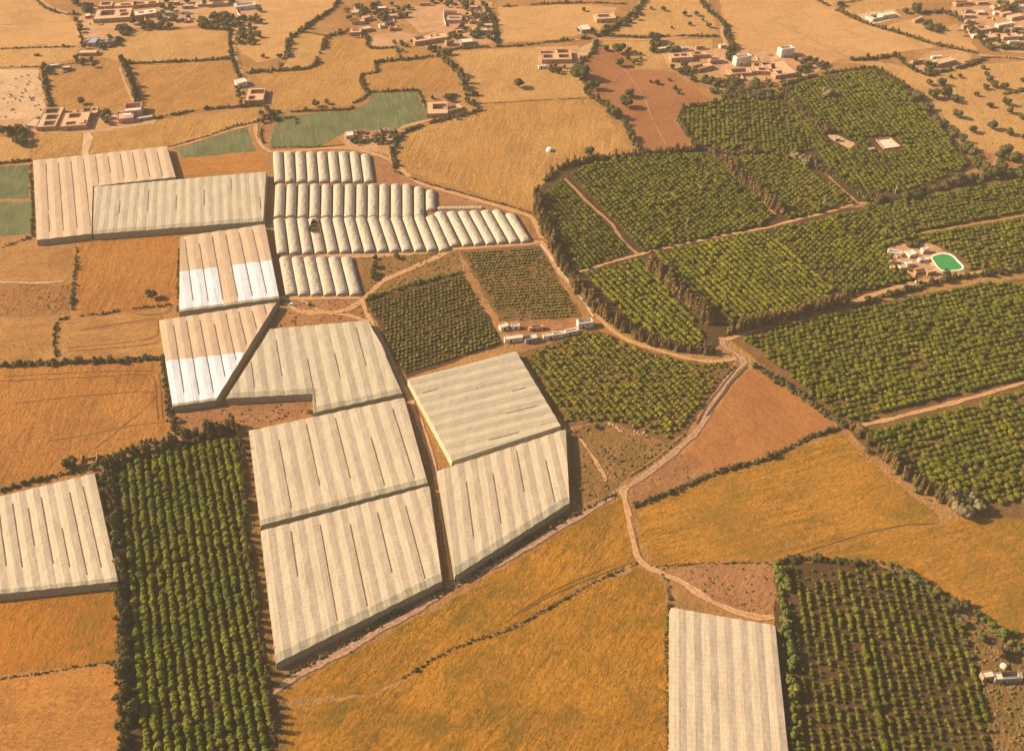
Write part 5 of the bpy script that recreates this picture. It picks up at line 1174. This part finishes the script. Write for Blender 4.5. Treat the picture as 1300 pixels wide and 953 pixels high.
def car(px, py, rz):
    x, y = at2(px, py); root = empty('parked_car', (x, y, 0), rz); tag(root, 'blue grey car parked at the junction beside the net house', 'car')
    prof = [(-2.15,.45),(-2.2,.85),(-1.9,.98),(-1.2,1.02),(1.1,1.0),(1.95,.85),(2.2,.7),(2.2,.4)]
    b = MB()
    L_ = [(p[0], -.86, p[1]) for p in prof]; R_ = [(p[0], .86, p[1]) for p in prof]
    b.quad(L_[::-1]); b.quad(R_)
    for i in range(len(prof)): j = (i+1) % len(prof); b.quad([L_[i], L_[j], R_[j], R_[i]])
    b.build('body', M['car'], root)
    g = MB(); g.box((-.25, 0, 1.25), (2.5, 1.5, .48), 0, 0, .74); g.build('window', M['glass'], root)
    r = MB(); r.box((-.25, 0, 1.52), (1.8, 1.12, .06)); r.build('roof', M['liner'], root)
    for sx in (-1.35, 1.35):
        for sy in (-.8, .8):
            w = MB(); w.cyl((sx, sy-.1, .33), (sx, sy+.1, .33), .33, .33, 14); w.quad([(sx+.33*math.cos(a*.45), sy-.1, .33+.33*math.sin(a*.45)) for a in range(14)]); w.build('wheel', M['tyre'], root)
    for sy in (-.6, .6):
        l = MB(); l.box((2.21, sy, .68), (.05, .35, .18)); l.build('headlight', M['liner'], root)
car(371, 387.5, R(-12))
def cart(px, py):
    x, y = at2(px, py); root = empty('hay_cart', (x, y, 0), R(10)); tag(root, 'hay loaded cart parked on the narrow tan strip field', 'cart')
    b = MB(); b.box((0, 0, 1.0), (5.0, 2.4, .3)); b.build('bed', M['bark'], root)
    h = MB(); h.box((0, 0, 1.9), (4.6, 2.3, 1.5), 0, 0, .8); h.build('load', M['pale'], root)
    for sx in (-1.6, 1.6):
        for sy in (-1.2, 1.2):
            w = MB(); w.cyl((sx, sy-.1, .5), (sx, sy+.1, .5), .5, .5, 12); w.build('wheel', M['tyre'], root)
cart(47, 71)
# ------------------------------------------------------------------ groves and garden trees
G_ = [
 ([(2,152),(20,155),(48,172),(40,186),(10,180),(-20,165)],13,(9,14),'leafE','dark tree of the clump left of the adobe farm row','garden_tree'),
 ([(116,150),(137,140),(140,152),(122,162)],6,(7,10),'leafG','green tree between the adobe farm houses','garden_tree'),
 ([(247,24),(270,15),(295,18),(303,28),(290,37),(250,35)],62,(5,8),'leafC','olive tree of the oval grove in the top left village','olive_tree'),
 ([(306,20),(330,12),(330,55),(298,55)],42,(5,8),'leafC','olive tree of the grove right of the village lane','olive_tree'),
 ([(145,24),(165,30),(160,42),(143,38)],10,(7,11),'leafE','dark tree in front of the large top left compound','garden_tree'),
 ([(165,24),(215,22),(218,32),(170,36)],14,(7,11),'leafE','tree along the front of the pale roofed village building','garden_tree'),
 ([(104,8),(124,4),(116,20),(104,22)],7,(6,10),'leafE','tree left behind the large top left compound','garden_tree'),
 ([(95,22),(103,24),(112,50),(100,50)],6,(5,8),'leafE','tree along the pale wall of the village square','garden_tree'),
 ([(101,48),(150,44),(158,56),(130,61),(101,62)],12,(4,7),'leafG','small tree around the bluish grey shed','garden_tree'),
 ([(95,72),(122,70),(122,84),(95,82)],9,(5,8),'leafG','tree below the flat pinkish building','garden_tree'),
 ([(53,82),(60,82),(60,100),(53,98)],4,(6,9),'leafG','tree left of the two pale sheds','garden_tree'),
 ([(80,0),(98,0),(96,4),(82,4)],4,(7,9),'leafE','dark clump tree at the top edge left','garden_tree'),
 ([(205,0),(240,0),(240,30),(205,22)],14,(5,9),'leafE','garden tree at the middle of the top left village','garden_tree'),
 ([(250,0),(296,0),(296,4),(250,5)],10,(6,8),'leafE','tree at the top edge above the oval grove','garden_tree'),
 ([(438,8),(470,4),(520,4),(520,18),(495,36),(478,22),(440,24)],46,(5,8),'leafC','garden tree at the left of the upper village','garden_tree'),
 ([(585,3),(612,3),(622,30),(626,50),(600,48),(598,30)],40,(5,8),'leafC','garden tree at the right of the upper village','garden_tree'),
 ([(548,0),(600,0),(600,8),(548,8)],14,(5,8),'leafC','tree along the top edge above the upper village','garden_tree'),
 ([(545,58),(575,60),(572,68),(545,66)],8,(6,9),'leafE','tree in front of the long adobe house','garden_tree'),
 ([(566,32),(590,31),(594,46),(566,44)],10,(5,8),'leafE','tree between the two level and the pale grey house','garden_tree'),
 ([(505,52),(528,50),(526,58),(508,66)],7,(4,6),'leafG','small tree left of the long adobe house','garden_tree'),
 ([(300,104),(310,116),(306,136),(298,120)],6,(5,8),'leafG','tree beside the whitewashed cube house at left','garden_tree'),
 ([(332,125),(348,130),(350,150),(330,160)],8,(5,8),'leafE','tree at the hedge corner right of the adobe compound','garden_tree'),
 ([(435,178),(470,182),(500,178),(510,168),(480,164),(470,168)],24,(5,8),'leafE','garden tree of the yard above the tunnels','garden_tree'),
 ([(545,120),(560,121),(590,125),(604,128),(600,133),(590,130)],8,(6,9),'leafE','tree behind the small farm','garden_tree'),
 ([(697,82),(718,83),(716,90),(700,92)],9,(5,8),'leafE','tree in front of the four court farmhouse','garden_tree'),
 ([(760,28),(785,26),(798,12),(812,4),(815,16),(800,28),(778,40),(762,42)],20,(5,9),'leafE','tree around the one court house','garden_tree'),
 ([(732,38),(740,44),(760,44),(752,36)],6,(4,6),'leafE','tree around the grey house with the white parapet','garden_tree'),
 ([(826,54),(850,56),(868,62),(848,76),(828,66)],14,(6,9),'leafE','garden tree left of the hamlet','garden_tree'),
 ([(858,82),(884,80),(884,95),(910,100),(885,106),(862,92)],18,(6,9),'leafE','dark tree below the twin court house','garden_tree'),
 ([(888,100),(935,96),(980,103),(988,112),(985,122),(918,127),(900,118)],95,(5,8),'leafC','olive tree of the grove below the hamlet','olive_tree'),
 ([(990,80),(1010,70),(1040,74),(1060,82),(1030,92),(1012,96)],20,(6,9),'leafE','tree right of the hamlet','garden_tree'),
 ([(985,104),(1000,96),(1015,100),(996,120),(986,124)],12,(6,9),'leafE','tree at the upper left corner of the uppermost orchard','garden_tree'),
 ([(920,55),(930,60),(955,72),(925,76)],7,(6,9),'leafE','tree behind the left white cube house','garden_tree'),
 ([(1170,24),(1185,26),(1201,36),(1190,40),(1172,34)],14,(6,9),'leafE','dark tree of the clump below the tall top edge tree','garden_tree'),
 ([(1162,80),(1185,80),(1195,88),(1178,95),(1166,90)],12,(6,9),'leafE','dark tree inside the hedged farm','garden_tree'),
 ([(1225,28),(1238,28),(1250,50),(1262,62),(1248,60),(1228,42)],14,(6,10),'leafE','dark tree at the left side of the right village','garden_tree'),
 ([(1262,38),(1300,36),(1300,62),(1262,60)],18,(5,8),'leafE','garden tree in the lower part of the right village','garden_tree'),
 ([(1268,2),(1290,6),(1300,14),(1286,16),(1268,10)],9,(8,13),'leafG','large round tree at the top right corner','garden_tree'),
 ([(1150,300),(1170,304),(1168,314),(1148,312)],8,(6,9),'leafE','tree above the pond yard','garden_tree'),
 ([(1088,236),(1110,246),(1130,254),(1112,258),(1090,250)],14,(6,9),'leafG','scrubby tree at the foot of the uppermost orchard','garden_tree'),
 ([(1000,192),(1022,190),(1036,202),(1018,210),(1002,206)],9,(9,13),'leafH','brownish tree mass inside the upper orchards','garden_tree'),
 ([(1060,0),(1070,0),(1075,8),(1062,8)],3,(6,8),'leafE','tree at the top of the long diagonal hedge','garden_tree'),
]
for g_ in G_: scatter(g_[0], g_[1], g_[2], g_[3], g_[4], g_[5])
scatter([(1162,120),(1180,138),(1200,158),(1220,180),(1240,202),(1258,216)], 42, (8,12), 'leafC', 'greyish tree of the loose line right of the uppermost orchard', 'olive_tree', line=True)
scatter([(1196,622),(1212,620),(1240,628),(1248,642),(1240,652),(1210,652)], 16, (12,17), 'leafH', 'pale fluffy tree of the big clump at the end of the plume trees', 'eucalyptus_tree', 1.25)
scatter([(780,62),(800,60),(850,80),(870,90),(830,84),(800,80)], 8, (4,7), 'leafE', 'small bush in the dry patch above the terracotta field', 'dry_bush', cat='bush')

for nm, mt in (('garden_tree', 'leafE'), ('olive_tree', 'leafC'), ('eucalyptus_tree', 'leafH'), ('dry_bush', 'leafE')):
    L_ = sorted([q for q in PEND if q[6] == nm], key=lambda q: -q[2]); rest = []
    for (x, y, wp, m, lab, asp, name, cat) in L_[:290]: ptree(x, y, wp, m, lab, asp, name=name, cat=cat, group=lab)
    for (x, y, wp, m, lab, asp, name, cat) in L_[290:]:
        r = wp*mpp(x, y)/2; X, Y, _ = at(x, y, r*asp); rest.append((X, Y, -.1, r*1.2, r*asp*1.25))
    if rest: tag(merge(nm+'_mass', rest, T_ORCH, M[mt], rs), 'remaining small trees of the village groves and gardens at the top', 'trees', None, 'stuff')

# ------------------------------------------------------------------ weeds, tufts, stones: nobody could count them
inst = []
def weeds(poly, n, s=(.3, .9)):
    xs = [p[0] for p in poly]; ys = [p[1] for p in poly]
    for _ in range(n):
        x, y = rs.uniform(min(xs), max(xs)), rs.uniform(min(ys), max(ys))
        if inpoly(x, y, poly):
            X, Y = at2(x, y)
            if mnoise.noise(Vector((X*.06, Y*.06, 2))) < rs.uniform(-.6, .35): continue
            r = rs.uniform(*s); inst.append((X, Y, -.1, r, r*rs.uniform(.4, .9)))
for p, n, s in [([(722,548),(740,540),(770,536),(845,562),(858,560),(800,600),(770,628),(735,640),(724,600)],700,(.3,1.1)),
   ([(460,325),(580,318),(588,345),(535,362),(465,380)],600,(.3,1.0)),([(1215,770),(1260,798),(1300,828),(1310,953),(1262,953),(1245,870)],1300,(.3,1.2)),
   ([(838,720),(985,716),(984,780),(930,772),(865,735)],260,(.3,.9)),([(800,620),(867,578),(902,604),(806,638)],160,(.3,.7)),([(0,90),(49,88),(60,140),(0,150)],130,(.4,1.4)),
   ([(350,385),(462,380),(472,406),(345,415)],260,(.3,.9)),([(228,522),(395,510),(398,524),(318,540),(228,556)],260,(.3,1.0)),([(303,548),(316,548),(345,862),(335,862)],500,(.3,.9)),
   ([(360,855),(560,742),(780,625),(790,630),(565,760),(380,866)],600,(.25,.8)),([(1180,620),(1300,650),(1300,660),(1200,662)],60,(.3,.7)),([(0,362),(90,361),(85,400),(0,402)],200,(.25,.8)),
   ([(610,140),(745,128),(800,190),(690,240),(680,265),(500,212),(515,170)],500,(.2,.6)),([(690,232),(800,196),(900,190),(990,268),(1160,300),(1180,350),(920,430),(800,430),(700,330)],500,(.3,.8)),
   ([(860,145),(1000,110),(1107,88),(1160,120),(1240,212),(1090,255),(1000,196),(880,186)],250,(.3,.9)),([(1060,80),(1150,90),(1300,80),(1300,200),(1260,196)],300,(.2,.7)),
   ([(345,290),(352,300),(352,385),(346,385)],60,(.3,.7)),([(1092,560),(1200,650),(1190,655),(1080,560)],250,(.3,1.0))]: weeds(p, n, s)
tag(merge('weeds', inst, T_SMALL, M['weed'], rs), 'dry weeds and tufts sprinkled over scrub, verges and paths', 'weeds', None, 'stuff')
inst2 = []
for _ in range(70):
    t = rs.rand(); x, y = (772+t*17, 536+t*11) if rs.rand() < .6 else (800+rs.rand()*20, 548+rs.rand()*5); X, Y = at2(x+rs.normal()*.8, y+rs.normal()*.6)
    r = rs.uniform(.25, .8); inst2.append((X, Y, -.1, r, r*.7))
rk = [(ICO1[0]*(1+np.random.RandomState(i).uniform(-.3, .3, (42, 1)))+np.array([0, 0, .3]), ICO1[1], np.zeros((0, 4), int)) for i in range(3)]
o = merge('rubble', inst2, rk, M['sand'], rs); tag(o, 'line of pale rubble stones in the weedy triangle', 'rubble', None, 'stuff')

# ------------------------------------------------------------------ air
HAZE = True
if HAZE:
    m = bpy.data.materials.new('warm_air'); m.use_nodes = True; nt = m.node_tree
    for n in list(nt.nodes):
        if n.type != 'OUTPUT_MATERIAL': nt.nodes.remove(n)
    v = nt.nodes.new('ShaderNodeVolumePrincipled'); v.inputs['Density'].default_value = DENS; v.inputs['Color'].default_value = (1.0, .84, .66, 1); v.inputs['Anisotropy'].default_value = .0
    nt.links.new(v.outputs[0], [n for n in nt.nodes if n.type == 'OUTPUT_MATERIAL'][0].inputs['Volume'])
    h = MB(); h.box((0, 3000, 209), (12100, 12100, 420)); hz = h.build('haze', m); tag(hz, 'warm dusty air over the plain', None, None, 'stuff')

# ------------------------------------------------------------------ light, sky, camera
EL, AZ = R(31), R(9)      # the sun stands to the left and slightly beyond
sdir = Vector((-math.cos(AZ)*math.cos(EL), math.sin(AZ)*math.cos(EL), math.sin(EL)))
sl = bpy.data.lights.new('sun', 'SUN'); sl.energy = 4.8; sl.angle = R(.55); sl.color = (1.0, .79, .51)
so = bpy.data.objects.new('sun', sl); C.objects.link(so); so.rotation_euler = sdir.to_track_quat('Z', 'Y').to_euler(); so.location = (-300, 400, 600)
w = bpy.data.worlds.new('World'); bpy.context.scene.world = w; w.use_nodes = True
sky = w.node_tree.nodes.new('ShaderNodeTexSky'); sky.sky_type = 'NISHITA'; sky.sun_disc = False
sky.sun_elevation = EL; sky.sun_rotation = math.atan2(sdir.x, sdir.y); sky.dust_density = 3.0; sky.air_density = 1.0
bg = w.node_tree.nodes['Background']; bg.inputs['Strength'].default_value = SKY
w.node_tree.links.new(sky.outputs[0], bg.inputs['Color'])
cam = bpy.data.cameras.new('camera'); co = bpy.data.objects.new('camera', cam); C.objects.link(co)
cam.sensor_width = 36; cam.lens = 36*FOC/1300; cam.shift_y = -45/1300; cam.clip_end = 20000; cam.clip_start = 1
co.location = (0, 0, CAMH); co.rotation_euler = (math.pi/2-PITCH, 0, 0)
sc = bpy.context.scene; sc.camera = co
sc.view_settings.view_transform = 'Standard'; sc.view_settings.look = 'None'; sc.view_settings.gamma = 1; sc.view_settings.exposure = EXPO
sc.view_settings.use_curve_mapping = False
sc.cycles.max_bounces = 5; sc.cycles.diffuse_bounces = 2; sc.cycles.glossy_bounces = 1; sc.cycles.transmission_bounces = 1; sc.cycles.volume_bounces = 0
sc.cycles.use_denoising = True
